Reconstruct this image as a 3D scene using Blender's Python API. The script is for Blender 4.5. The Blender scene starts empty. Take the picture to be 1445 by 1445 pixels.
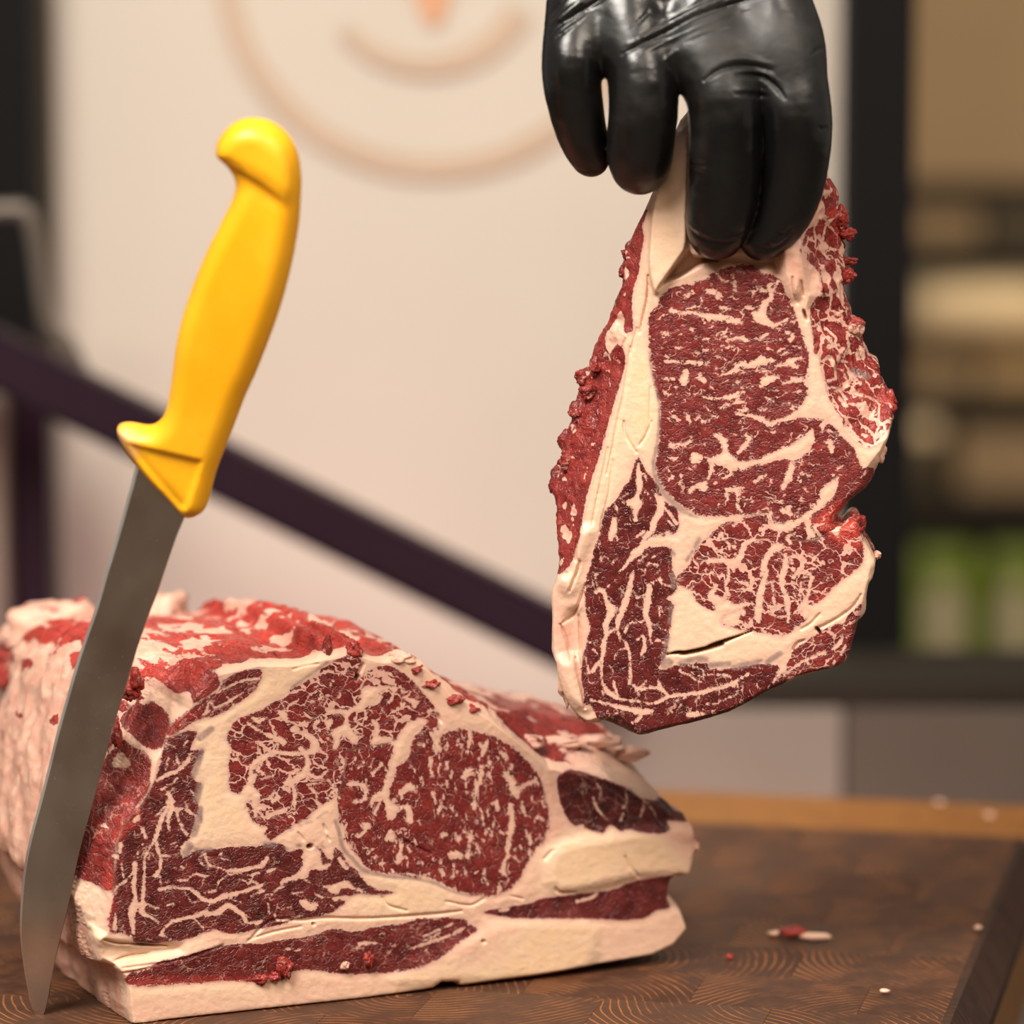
import bpy, math, random
import numpy as np
import openvdb
from mathutils import Vector, Matrix

# ------------------------------------------------------------------ camera, world, lights, exposure
sc = bpy.context.scene
COL = sc.collection
sc.view_settings.view_transform = 'Standard'
sc.view_settings.look = 'None'
sc.view_settings.gamma = 1.0
sc.view_settings.use_curve_mapping = False
sc.view_settings.exposure = 0.60
sc.cycles.use_denoising = True
sc.cycles.max_bounces = 6
sc.cycles.diffuse_bounces = 3
sc.cycles.glossy_bounces = 3
sc.cycles.transmission_bounces = 2
sc.cycles.sample_clamp_indirect = 4.0
sc.cycles.caustics_reflective = False
sc.cycles.caustics_refractive = False

BOARD_Z = 0.90
CAM = np.array([0.0, 0.0, 1.25])
PITCH = math.radians(7.4)
FPX = 1445 * 85.0 / 24.0
cam_d = bpy.data.cameras.new('camera')
cam_d.sensor_fit = 'HORIZONTAL'
cam_d.sensor_width = 24.0
cam_d.lens = 85.0
cam_d.clip_start = 0.05
cam_d.dof.use_dof = True
cam_d.dof.focus_distance = 1.308
cam_d.dof.aperture_fstop = 3.2
cam_o = bpy.data.objects.new('camera', cam_d)
cam_o.location = CAM
cam_o.rotation_euler = (math.pi / 2 - PITCH, 0, 0)
COL.objects.link(cam_o)
sc.camera = cam_o

world = bpy.data.worlds.new('shop_ambient')
sc.world = world
world.use_nodes = True
world.node_tree.nodes['Background'].inputs[0].default_value = (1.0, 0.90, 0.80, 1)
world.node_tree.nodes['Background'].inputs[1].default_value = 0.20


def area(name, loc, target, sx, sy, power, color, spread=180):
    d = bpy.data.lights.new(name, 'AREA')
    d.shape = 'RECTANGLE'
    d.size, d.size_y, d.energy, d.color = sx, sy, power, color
    d.spread = math.radians(spread)
    o = bpy.data.objects.new(name, d)
    o.location = loc
    o.rotation_euler = (Vector(target) - Vector(loc)).to_track_quat('-Z', 'Y').to_euler()
    COL.objects.link(o)
    return o


area('ceiling_lamp_key', (-0.55, 0.35, 2.35), (0.0, 1.35, 1.0), 0.5, 0.9, 33, (1.0, 0.93, 0.84))
area('ceiling_lamp_fill', (0.75, 0.25, 2.2), (0.0, 1.35, 1.0), 0.6, 0.6, 11, (1.0, 0.87, 0.73))
area('ceiling_lamp_back', (0.0, 1.45, 2.7), (0.0, 2.1, 1.1), 1.2, 0.25, 5, (1.0, 0.90, 0.78))
area('added_pink_panel_light', (-0.15, 1.86, 0.62), (-0.1, 2.15, 1.02), 0.7, 0.05, 1.15, (1.0, 0.50, 0.56))  # added light, no visible source: tints the lower panel pink
area('added_front_light', (0.0, -0.9, 2.6), (0.0, -1.2, 0.0), 1.0, 0.4, 12, (1.0, 0.88, 0.74))  # added unseen light: brightens the front wall that the blade reflects
area('ceiling_lamp_shelf', (1.1, 3.6, 2.5), (1.0, 4.7, 1.1), 0.8, 0.5, 18, (1.0, 0.82, 0.58))


# ------------------------------------------------------------------ helpers
def rays(px, py):
    px = np.asarray(px, float); py = np.asarray(py, float)
    x = (px - 722.5) / FPX; y = (722.5 - py) / FPX
    c, s = math.cos(PITCH), math.sin(PITCH)
    return np.stack([x, c + s * y, -s + c * y], -1)


class Plane:
    """A plane in the scene; face(px,py,w) gives the point of the plane seen at (px,py), pushed w mm in along its normal."""
    def __init__(self, p0, n):
        self.p0 = np.asarray(p0, float)
        self.n = np.asarray(n, float) / np.linalg.norm(n)

    def face(self, px, py, w=0.0):
        d = rays(px, py)
        t = ((self.p0 - CAM) @ self.n) / (d @ self.n)
        return CAM + d * t[..., None] + self.n * (np.asarray(w, float)[..., None] * 0.001)


def at(px, py, Y):
    return Plane((0, Y, 0), (0, 1, 0)).face(np.array(px), np.array(py))


def on_board(px, py, z=BOARD_Z):
    return Plane((0, 0, z), (0, 0, 1)).face(np.array(px), np.array(py))


_rng = np.random.RandomState(7)
_PERM = np.concatenate([_rng.permutation(256)] * 3)
_GR = _rng.normal(size=(256, 3)); _GR /= np.linalg.norm(_GR, axis=1)[:, None]


def perlin(P, seed=0):
    P = np.asarray(P, np.float64) + seed * 17.31
    i = np.floor(P).astype(np.int64); f = P - i; i &= 255
    u = f * f * f * (f * (f * 6 - 15) + 10)
    r = 0
    for dx in (0, 1):
        for dy in (0, 1):
            for dz in (0, 1):
                h = _PERM[_PERM[_PERM[i[..., 0] + dx] + i[..., 1] + dy] + i[..., 2] + dz]
                g = _GR[h]
                v = g[..., 0] * (f[..., 0] - dx) + g[..., 1] * (f[..., 1] - dy) + g[..., 2] * (f[..., 2] - dz)
                r = r + v * np.where(dx, u[..., 0], 1 - u[..., 0]) * np.where(dy, u[..., 1], 1 - u[..., 1]) * np.where(dz, u[..., 2], 1 - u[..., 2])
    return r


def fbm(P, octv=3, seed=0):
    a, r, s = 1.0, 0, 1.0
    for k in range(octv):
        r = r + a * perlin(P * s, seed + k); a *= 0.5; s *= 2.03
    return r


def sstep(a, b, x):
    t = np.clip((x - a) / (b - a), 0, 1)
    return t * t * (3 - 2 * t)


def link(name, mesh, mat=None, parent=None):
    o = bpy.data.objects.new(name, mesh)
    COL.objects.link(o)
    if mat is not None and not mesh.materials:
        mesh.materials.append(mat)
    if parent is not None:
        o.parent = parent
    return o


def tag(o, label=None, cat=None, group=None, kind=None):
    for k, v in (('label', label), ('category', cat), ('group', group), ('kind', kind)):
        if v:
            o[k] = v
    return o


def thing(name, label, cat, loc=(0, 0, 0), group=None, rot=(0, 0, 0)):
    o = bpy.data.objects.new(name, None)
    o.location = loc; o.rotation_euler = rot
    o.empty_display_size = 0.02
    COL.objects.link(o)
    return tag(o, label, cat, group)


def np_mesh(name, V, faces, attrs=None, normals=None, smooth=True):
    """faces: list of int arrays (n,3)/(n,4)."""
    me = bpy.data.meshes.new(name)
    nl = sum(f.size for f in faces); nf = sum(len(f) for f in faces)
    me.vertices.add(len(V)); me.vertices.foreach_set('co', np.ascontiguousarray(V, np.float32).ravel())
    me.loops.add(nl); me.loops.foreach_set('vertex_index', np.concatenate([f.ravel() for f in faces]).astype(np.int32))
    me.polygons.add(nf)
    tot = np.concatenate([np.full(len(f), f.shape[1], np.int32) for f in faces])
    st = np.concatenate([[0], np.cumsum(tot)[:-1]]).astype(np.int32)
    me.polygons.foreach_set('loop_start', st)
    me.polygons.foreach_set('loop_total', tot)
    me.polygons.foreach_set('use_smooth', np.full(nf, smooth))
    for k, a in (attrs or {}).items():
        if a.ndim == 1:
            at_ = me.attributes.new(k, 'FLOAT', 'POINT'); at_.data.foreach_set('value', a.astype(np.float32))
        else:
            at_ = me.attributes.new(k, 'FLOAT_VECTOR', 'POINT'); at_.data.foreach_set('vector', a.astype(np.float32).ravel())
    me.update(calc_edges=True)
    if normals is not None:
        me.normals_split_custom_set_from_vertices(normals.astype(np.float32))
    return me


def vert_normals(V, Q):
    a = V[Q[:, 2]] - V[Q[:, 0]]; b = V[Q[:, 3]] - V[Q[:, 1]]
    n = np.cross(a, b)
    N = np.zeros_like(V)
    for k in range(4):
        for c in range(3):
            N[:, c] += np.bincount(Q[:, k], n[:, c], len(V))
    return N / (np.linalg.norm(N, axis=1)[:, None] + 1e-12)


def iso(f, clip):
    g = openvdb.FloatGrid(float(clip))
    g.copyFromArray(np.clip(f, -clip, clip).astype(np.float32))
    p, t, q = g.convertToPolygons(isovalue=0.0, adaptivity=0.0)
    q = q.astype(np.int64)
    return p.astype(np.float64), q


def boxes_mesh(name, boxes, bevel=0.0):
    """boxes: list of (cx,cy,cz,sx,sy,sz) joined into one bevelled mesh."""
    import bmesh
    bm = bmesh.new()
    for (x, y, z, sx, sy, sz) in boxes:
        r = bmesh.ops.create_cube(bm, size=1.0)
        bmesh.ops.scale(bm, vec=(sx, sy, sz), verts=r['verts'])
        bmesh.ops.translate(bm, vec=(x, y, z), verts=r['verts'])
    if bevel:
        bmesh.ops.bevel(bm, geom=bm.edges[:], offset=bevel, segments=2, affect='EDGES', profile=0.6)
    me = bpy.data.meshes.new(name); bm.to_mesh(me); bm.free()
    return me


def lathe_mesh(name, prof, seg=24, squash=1.0):
    V = []; F = []
    for (r, z) in prof:
        for k in range(seg):
            a = 2 * math.pi * k / seg
            V.append((r * math.cos(a), r * math.sin(a) * squash, z))
    for i in range(len(prof) - 1):
        for k in range(seg):
            F.append((i * seg + k, i * seg + (k + 1) % seg, (i + 1) * seg + (k + 1) % seg, (i + 1) * seg + k))
    F.append(tuple(range(seg))[::-1]); F.append(tuple((len(prof) - 1) * seg + k for k in range(seg)))
    me = bpy.data.meshes.new(name); me.from_pydata(V, [], F)
    for p in me.polygons:
        p.use_smooth = len(p.vertices) == 4
    me.update()
    return me


def tube_mesh(name, pts, rad, seg=14, closed_ends=True):
    pts = [Vector(p) for p in pts]
    n = len(pts)
    rad = rad if isinstance(rad, (list, tuple)) else [rad] * n
    V = []; F = []
    up = Vector((0.13, 0.2, 0.97)).normalized()
    for i, p in enumerate(pts):
        t = (pts[min(i + 1, n - 1)] - pts[max(i - 1, 0)]).normalized()
        a = t.cross(up)
        if a.length < 0.1:
            a = t.cross(Vector((1, 0, 0)))
        a.normalize(); b = t.cross(a)
        for k in range(seg):
            c = 2 * math.pi * k / seg
            V.append(p + (a * math.cos(c) + b * math.sin(c)) * rad[i])
    for i in range(n - 1):
        for k in range(seg):
            F.append((i * seg + k, (i + 1) * seg + k, (i + 1) * seg + (k + 1) % seg, i * seg + (k + 1) % seg))
    F.append(tuple(range(seg))); F.append(tuple((n - 1) * seg + k for k in range(seg))[::-1])
    me = bpy.data.meshes.new(name); me.from_pydata(V, [], F)
    for p in me.polygons:
        p.use_smooth = len(p.vertices) == 4
    me.update()
    return me


def spline(pts, n=8):
    """Catmull-Rom through pts."""
    P = np.asarray(pts, float); out = []
    E = np.vstack([2 * P[0] - P[1], P, 2 * P[-1] - P[-2]])
    for i in range(1, len(E) - 2):
        for t in np.linspace(0, 1, n, endpoint=False):
            a, b, c, d = E[i - 1], E[i], E[i + 1], E[i + 2]
            out.append(0.5 * (2 * b + (c - a) * t + (2 * a - 5 * b + 4 * c - d) * t * t + (3 * b - a - 3 * c + d) * t ** 3))
    out.append(P[-1])
    return np.array(out)


# ------------------------------------------------------------------ materials
class NT:
    def __init__(self, name):
        self.m = bpy.data.materials.new(name); self.m.use_nodes = True
        self.t = self.m.node_tree
        self.b = self.t.nodes['Principled BSDF']

    def n(self, typ, **kw):
        nd = self.t.nodes.new(typ)
        for k, v in kw.items():
            setattr(nd, k, v)
        return nd

    def put(self, sock, v):
        if isinstance(v, bpy.types.NodeSocket):
            self.t.links.new(v, sock)
        elif v is not None:
            if isinstance(v, (tuple, list)) and len(v) == 3 and sock.type == 'RGBA':
                v = (*v, 1)
            sock.default_value = v

    def math(self, op, a, b=None, c=None, clamp=False):
        nd = self.n('ShaderNodeMath', operation=op, use_clamp=clamp)
        self.put(nd.inputs[0], a); self.put(nd.inputs[1], b)
        if c is not None:
            self.put(nd.inputs[2], c)
        return nd.outputs[0]

    def vmath(self, op, a, b=None):
        nd = self.n('ShaderNodeVectorMath', operation=op)
        self.put(nd.inputs[0], a)
        if b is not None:
            if op == 'SCALE':
                self.put(nd.inputs['Scale'], b)
            else:
                self.put(nd.inputs[1], b)
        return nd.outputs[0]

    def ss(self, x, lo, hi, a=0.0, b=1.0):
        nd = self.n('ShaderNodeMapRange', interpolation_type='SMOOTHSTEP')
        self.put(nd.inputs[0], x); self.put(nd.inputs[1], lo); self.put(nd.inputs[2], hi)
        self.put(nd.inputs[3], a); self.put(nd.inputs[4], b)
        return nd.outputs[0]

    def noise(self, vec, scale, detail=2.0, rough=0.5, dist=0.0, color=False):
        nd = self.n('ShaderNodeTexNoise')
        self.put(nd.inputs['Vector'], vec); self.put(nd.inputs['Scale'], scale)
        nd.inputs['Detail'].default_value = detail; nd.inputs['Roughness'].default_value = rough
        nd.inputs['Distortion'].default_value = dist
        return nd.outputs['Color' if color else 'Fac']

    def voro(self, vec, scale, feature='DISTANCE_TO_EDGE', rand=1.0):
        nd = self.n('ShaderNodeTexVoronoi', feature=feature)
        self.put(nd.inputs['Vector'], vec); nd.inputs['Scale'].default_value = scale
        nd.inputs['Randomness'].default_value = rand
        return nd

    def mix(self, f, a, b):
        nd = self.n('ShaderNodeMix', data_type='RGBA')
        self.put(nd.inputs[0], f); self.put(nd.inputs[6], a); self.put(nd.inputs[7], b)
        return nd.outputs[2]

    def attr(self, name, vec=False):
        nd = self.n('ShaderNodeAttribute', attribute_name=name)
        return nd.outputs['Vector'] if vec else nd.outputs['Fac']

    def bump(self, h, dist, strength=1.0, normal=None):
        nd = self.n('ShaderNodeBump')
        nd.inputs['Distance'].default_value = dist; nd.inputs['Strength'].default_value = strength
        self.put(nd.inputs['Height'], h)
        if normal is not None:
            self.put(nd.inputs['Normal'], normal)
        return nd.outputs[0]

    def coord(self, which='Object'):
        return self.n('ShaderNodeTexCoord').outputs[which]

    def set(self, **kw):
        for k, v in kw.items():
            self.put(self.b.inputs[k.replace('_', ' ')], v)
        return self.m


def simple(name, col, rough=0.5, metal=0.0, var=0.08, scale=20.0, bump=0.0, spec=0.5):
    t = NT(name)
    co = t.coord()
    nz = t.noise(co, scale, 4, 0.6)
    c = t.mix(t.ss(nz, 0.3, 0.7), tuple(x * (1 - var) for x in col), tuple(min(1, x * (1 + var)) for x in col))
    t.set(Base_Color=c, Roughness=t.ss(nz, 0.2, 0.8, max(0.02, rough - 0.06), rough + 0.06), Metallic=metal, Specular_IOR_Level=spec)
    if bump:
        t.put(t.b.inputs['Normal'], t.bump(nz, bump))
    return t.m


def meat_material():
    t = NT('marbled_beef')
    fd = t.attr('fat_distance'); tone = t.attr('tone'); ftone = t.attr('fat_tone'); grey = t.attr('membrane')
    m1 = t.attr('fleck'); m2 = t.attr('network'); fib = t.attr('fibre', True); plc = t.attr('place', True)
    # warped fibre coordinates (unit = 100 px = about 26 mm)
    w = t.noise(fib, 3.2, 3, 0.6, color=True)
    wv = t.vmath('SCALE', t.vmath('SUBTRACT', w, (0.5, 0.5, 0.5)), 0.32)
    q = t.vmath('ADD', fib, wv)
    w2 = t.noise(fib, 18.0, 2, 0.5, color=True)
    q2 = t.vmath('ADD', q, t.vmath('SCALE', t.vmath('SUBTRACT', w2, (0.5, 0.5, 0.5)), 0.055))
    # flecks along the grain
    qa = t.vmath('MULTIPLY', q2, (3.4, 9.0, 6.0))
    n1 = t.noise(qa, 1.0, 2.0, 0.55)
    big = t.noise(fib, 1.9, 1, 0.5)
    thr = t.math('SUBTRACT', 0.80, t.math('MULTIPLY', m1, 0.235))
    thr = t.math('ADD', thr, t.math('MULTIPLY', t.math('SUBTRACT', big, 0.5), -0.16))
    fl = t.ss(t.math('SUBTRACT', n1, thr), -0.004, 0.03)
    # fine specks
    qb = t.vmath('MULTIPLY', q2, (9.0, 20.0, 14.0))
    n2 = t.noise(qb, 1.0, 1.0, 0.5)
    fl2 = t.math('MULTIPLY', t.ss(t.math('SUBTRACT', n2, t.math('SUBTRACT', 0.83, t.math('MULTIPLY', m1, 0.16))), 0.0, 0.04), 0.75)
    # thin wandering lines
    n3 = t.noise(t.vmath('MULTIPLY', q2, (1.9, 4.6, 3.0)), 1.0, 2.0, 0.6)
    ln = t.ss(t.math('ABSOLUTE', t.math('SUBTRACT', n3, 0.5)), 0.016, 0.006)
    gate = t.ss(t.noise(fib, 4.6, 1, 0.5), 0.47, 0.62)
    ln = t.math('MULTIPLY', t.math('MULTIPLY', ln, gate), t.ss(m1, 0.05, 0.5))
    # lobule network
    v = t.voro(t.vmath('MULTIPLY', q2, (2.6, 4.8, 3.6)), 1.0)
    wid = t.math('MULTIPLY', t.ss(t.noise(fib, 2.6, 2, 0.5), 0.34, 0.68, 0.01, 0.36), m2)
    nw = t.ss(t.math('SUBTRACT', v.outputs['Distance'], wid), 0.014, -0.006)
    nw = t.math('MULTIPLY', nw, t.ss(m2, 0.02, 0.2))
    proc = t.math('MAXIMUM', t.math('MAXIMUM', fl, fl2), t.math('MAXIMUM', ln, nw))
    # traced fat, ragged at the edge
    rag = t.math('ADD', t.math('MULTIPLY', t.math('SUBTRACT', t.noise(t.vmath('MULTIPLY', q2, (0.7, 1.4, 1.0)), 11.0, 3, 0.65), 0.5), 15.0), t.math('MULTIPLY', t.math('SUBTRACT', t.noise(plc, 34.0, 2, 0.6), 0.5), 6.0))
    rag = t.math('MULTIPLY', rag, t.ss(m1, 0.1, 0.6, 0.40, 1.0))
    fdr = t.math('ADD', fd, rag)
    fat0 = t.ss(fdr, 0.9, -0.9)
    fat = t.math('MAXIMUM', fat0, proc)
    deep = t.ss(fd, -2.0, -16.0)
    # colours
    gr = t.noise(t.vmath('MULTIPLY', q2, (10.0, 40.0, 26.0)), 1.0, 3, 0.6)
    lo = t.noise(plc, 4.0, 3, 0.55)
    tn = t.math('ADD', tone, t.math('MULTIPLY', t.math('SUBTRACT', lo, 0.5), 0.75))
    rmp = t.n('ShaderNodeValToRGB'); t.put(rmp.inputs[0], tn)
    e = rmp.color_ramp.elements
    e[0].position = 0.0; e[0].color = (0.048, 0.0080, 0.0075, 1)
    e[1].position = 1.0; e[1].color = (0.56, 0.055, 0.036, 1)
    x = e.new(0.35); x.color = (0.170, 0.0200, 0.0175, 1)
    x = e.new(0.62); x.color = (0.30, 0.031, 0.024, 1)
    meat = t.mix(t.ss(gr, 0.25, 0.8), rmp.outputs[0], t.mix(0.18, rmp.outputs[0], (0.02, 0.004, 0.005, 1)))
    meat = t.mix(t.math('MULTIPLY', t.ss(gr, 0.58, 0.74), 0.16), meat, (0.62, 0.22, 0.18, 1))
    v2 = t.voro(t.vmath('MULTIPLY', q2, (5.0, 11.0, 8.0)), 1.0)
    bund = t.ss(v2.outputs['Distance'], 0.0, 0.09)
    meat = t.mix(t.math('MULTIPLY', t.math('SUBTRACT', 1.0, bund), 0.24), meat, t.mix(0.5, meat, (0.02, 0.003, 0.003, 1)))
    fn = t.noise(plc, 5.0, 4, 0.6)
    ft = t.math('ADD', ftone, t.math('MULTIPLY', t.math('SUBTRACT', fn, 0.5), 0.45), clamp=True)
    fr = t.n('ShaderNodeValToRGB'); t.put(fr.inputs[0], ft)
    e = fr.color_ramp.elements
    e[0].position = 0.0; e[0].color = (0.66, 0.33, 0.24, 1)
    e[1].position = 1.0; e[1].color = (0.80, 0.555, 0.315, 1)
    x = e.new(0.3); x.color = (0.74, 0.465, 0.345, 1)
    x = e.new(0.65); x.color = (0.79, 0.55, 0.385, 1)
    thinfat = (0.66, 0.38, 0.30, 1)
    fcol = t.mix(t.ss(fd, 1.5, -7.0), thinfat, fr.outputs[0])
    # blood-stained patches on the thick fat
    st = t.ss(t.noise(plc, 1.6, 4, 0.62), 0.62, 0.80)
    fcol = t.mix(t.math('MULTIPLY', st, 0.22), fcol, (0.78, 0.25, 0.13, 1))
    col = t.mix(fat, meat, fcol)
    gn = t.ss(t.noise(fib, 9.0, 3, 0.6), 0.3, 0.75)
    col = t.mix(t.math('MULTIPLY', grey, t.math('ADD', t.math('MULTIPLY', gn, 0.35), 0.6), clamp=True), col, (0.26, 0.165, 0.145, 1))
    t.set(Base_Color=col)
    rough = t.math('ADD', t.math('MULTIPLY', fat, 0.10), t.ss(lo, 0.3, 0.7, 0.22, 0.38))
    t.put(t.b.inputs['Roughness'], rough)
    t.b.inputs['Specular IOR Level'].default_value = 0.42
    t.put(t.b.inputs['Subsurface Weight'], t.math('MULTIPLY', t.math('ADD', t.math('MULTIPLY', fat, 0.6), 0.1), 0.5))
    t.b.inputs['Subsurface Radius'].default_value = (1.0, 0.35, 0.2)
    t.b.inputs['Subsurface Scale'].default_value = 0.0016
    # relief: grain of the lean, pasty fat, fat proud of the lean
    hl = t.math('MULTIPLY', t.math('SUBTRACT', 1.0, fat), t.math('ADD', t.math('MULTIPLY', bund, 0.32), t.math('ADD', t.math('MULTIPLY', gr, 0.38), t.math('MULTIPLY', lo, 0.9))))
    hf = t.math('MULTIPLY', t.ss(t.math('MAXIMUM', fat0, proc), 0.0, 1.0), t.math('ADD', 0.72, t.math('MULTIPLY', t.noise(plc, 7.0, 4, 0.55), 0.5)))
    t.put(t.b.inputs['Normal'], t.bump(t.math('ADD', hl, hf), 0.0010, 0.7))
    return t.m


M = {}
M['meat'] = meat_material()

# ------------------------------------------------------------------ traced cut faces
TILES = {'A': (770, 230, 270), 'B': (1000, 230, 270), 'C': (770, 490, 270), 'D': (1000, 490, 270), 'E': (770, 750, 270), 'F': (1000, 710, 270),
         'G': (800, 860, 200), 'H': (100, 890, 270), 'I': (350, 890, 270), 'J': (560, 920, 270), 'K': (100, 1130, 270), 'L': (350, 1130, 270),
         'N': (560, 1130, 270), 'O': (730, 1020, 270), 'Z': (0, 0, 1445)}


def parse_points(words, cur):
    """'A' switches tile, 'x,y' or 'x,y:w' adds a point; returns [[x,y,w]] in frame units (w None = keep)."""
    out = []
    for wd in words:
        if wd in TILES:
            cur = wd; continue
        w = None
        if ':' in wd:
            wd, w = wd.split(':'); w = float(w)
        x, y = map(float, wd.split(','))
        x0, y0, s = TILES[cur]; k = s / 1445.0
        out.append([x0 + x * k, y0 + y * k, None if w is None else w * k])
    return out


def parse(text):
    """lines: TILE op [width] points ..."""
    ops = []
    for ln in text.replace('\n  ', ' ').strip().splitlines():
        for part in ln.split(';'):
            wd = part.split()
            if not wd or wd[0].startswith('#'):
                continue
            tile, op = wd[0], wd[1]; wd = wd[2:]
            k = TILES[tile][2] / 1445.0
            w = None
            if ',' not in wd[0] and wd[0] not in TILES:
                w = float(wd[0]) * k; wd = wd[1:]
            pts = parse_points(wd, tile)
            cw = w
            for p in pts:
                if p[2] is None:
                    p[2] = cw
                else:
                    cw = p[2]
            ops.append((op, w, curve(pts, op)))
    return ops


def curve(pts, op):
    """round off the traced polylines"""
    if op in 'fcgm' and len(pts) >= 2:
        if op == 'c' and len(pts) == 2 and abs(pts[0][0] - pts[1][0]) + abs(pts[0][1] - pts[1][1]) > 4:
            a, b = pts
            pts = [a, [(a[0] + b[0]) / 2, (a[1] + b[1]) / 2, a[2]], b]
        P = spline(pts, 4)
        P[:, 2] = np.maximum(P[:, 2], 0.3)
        if op == 'c' and len(pts) > 2:
            t = np.linspace(0, 1, len(P))
            P[:, 2] *= np.clip(np.minimum(t, 1 - t) * 5, 0.15, 1)
        return P.tolist()
    if op in 'FMHhyt' and len(pts) > 3:
        return closed([p[:2] for p in pts], 3)
    return pts


def closed(pts, n=3):
    P = np.asarray([p[:2] for p in pts], float)
    m = len(P); out = []
    for i in range(m):
        a, b, c, d = P[i - 1], P[i], P[(i + 1) % m], P[(i + 2) % m]
        for t in np.linspace(0, 1, n, endpoint=False):
            out.append(tuple(0.5 * (2 * b + (c - a) * t + (2 * a - 5 * b + 4 * c - d) * t * t + (3 * b - a - 3 * c + d) * t ** 3)))
    return out


class Raster:
    def __init__(self, x0, y0, x1, y1, st):
        self.x = np.arange(x0, x1, st); self.y = np.arange(y0, y1, st); self.st = st
        self.sh = (len(self.x), len(self.y))
        self.X, self.Y = np.meshgrid(self.x, self.y, indexing='ij')

    def win(self, pts, m):
        P = np.array([p[:2] for p in pts]); lo = P.min(0) - m; hi = P.max(0) + m
        a = np.clip(((lo - [self.x[0], self.y[0]]) / self.st).astype(int), 0, self.sh)
        b = np.clip(((hi - [self.x[0], self.y[0]]) / self.st).astype(int) + 2, 0, self.sh)
        return (slice(a[0], b[0]), slice(a[1], b[1]))

    def stroke(self, pts, margin=10):
        """(window, signed distance to a variable-width stroke)"""
        sl = self.win(pts, margin + max(p[2] for p in pts)); X = self.X[sl]; Y = self.Y[sl]
        d = np.full(X.shape, 1e3)
        if len(pts) == 1:
            return sl, np.hypot(X - pts[0][0], Y - pts[0][1]) - pts[0][2] / 2
        for a, b in zip(pts[:-1], pts[1:]):
            dx, dy = b[0] - a[0], b[1] - a[1]
            t = np.clip(((X - a[0]) * dx + (Y - a[1]) * dy) / (dx * dx + dy * dy + 1e-9), 0, 1)
            r = (a[2] + (b[2] - a[2]) * t) / 2
            d = np.minimum(d, np.hypot(X - a[0] - t * dx, Y - a[1] - t * dy) - r)
        return sl, d

    def poly(self, pts, margin=30, full=False):
        sl = (slice(0, self.sh[0]), slice(0, self.sh[1])) if full else self.win(pts, margin)
        X = self.X[sl]; Y = self.Y[sl]
        d = np.full(X.shape, 1e6); ins = np.zeros(X.shape, bool)
        n = len(pts)
        for i in range(n):
            a = pts[i]; b = pts[(i + 1) % n]
            dx, dy = b[0] - a[0], b[1] - a[1]
            t = np.clip(((X - a[0]) * dx + (Y - a[1]) * dy) / (dx * dx + dy * dy + 1e-9), 0, 1)
            d = np.minimum(d, (X - a[0] - t * dx) ** 2 + (Y - a[1] - t * dy) ** 2)
            if dy != 0:
                c = ((a[1] > Y) != (b[1] > Y)) & (X < dx * (Y - a[1]) / dy + a[0])
                ins ^= c
        d = np.sqrt(d)
        return sl, np.where(ins, -d, d)


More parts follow.
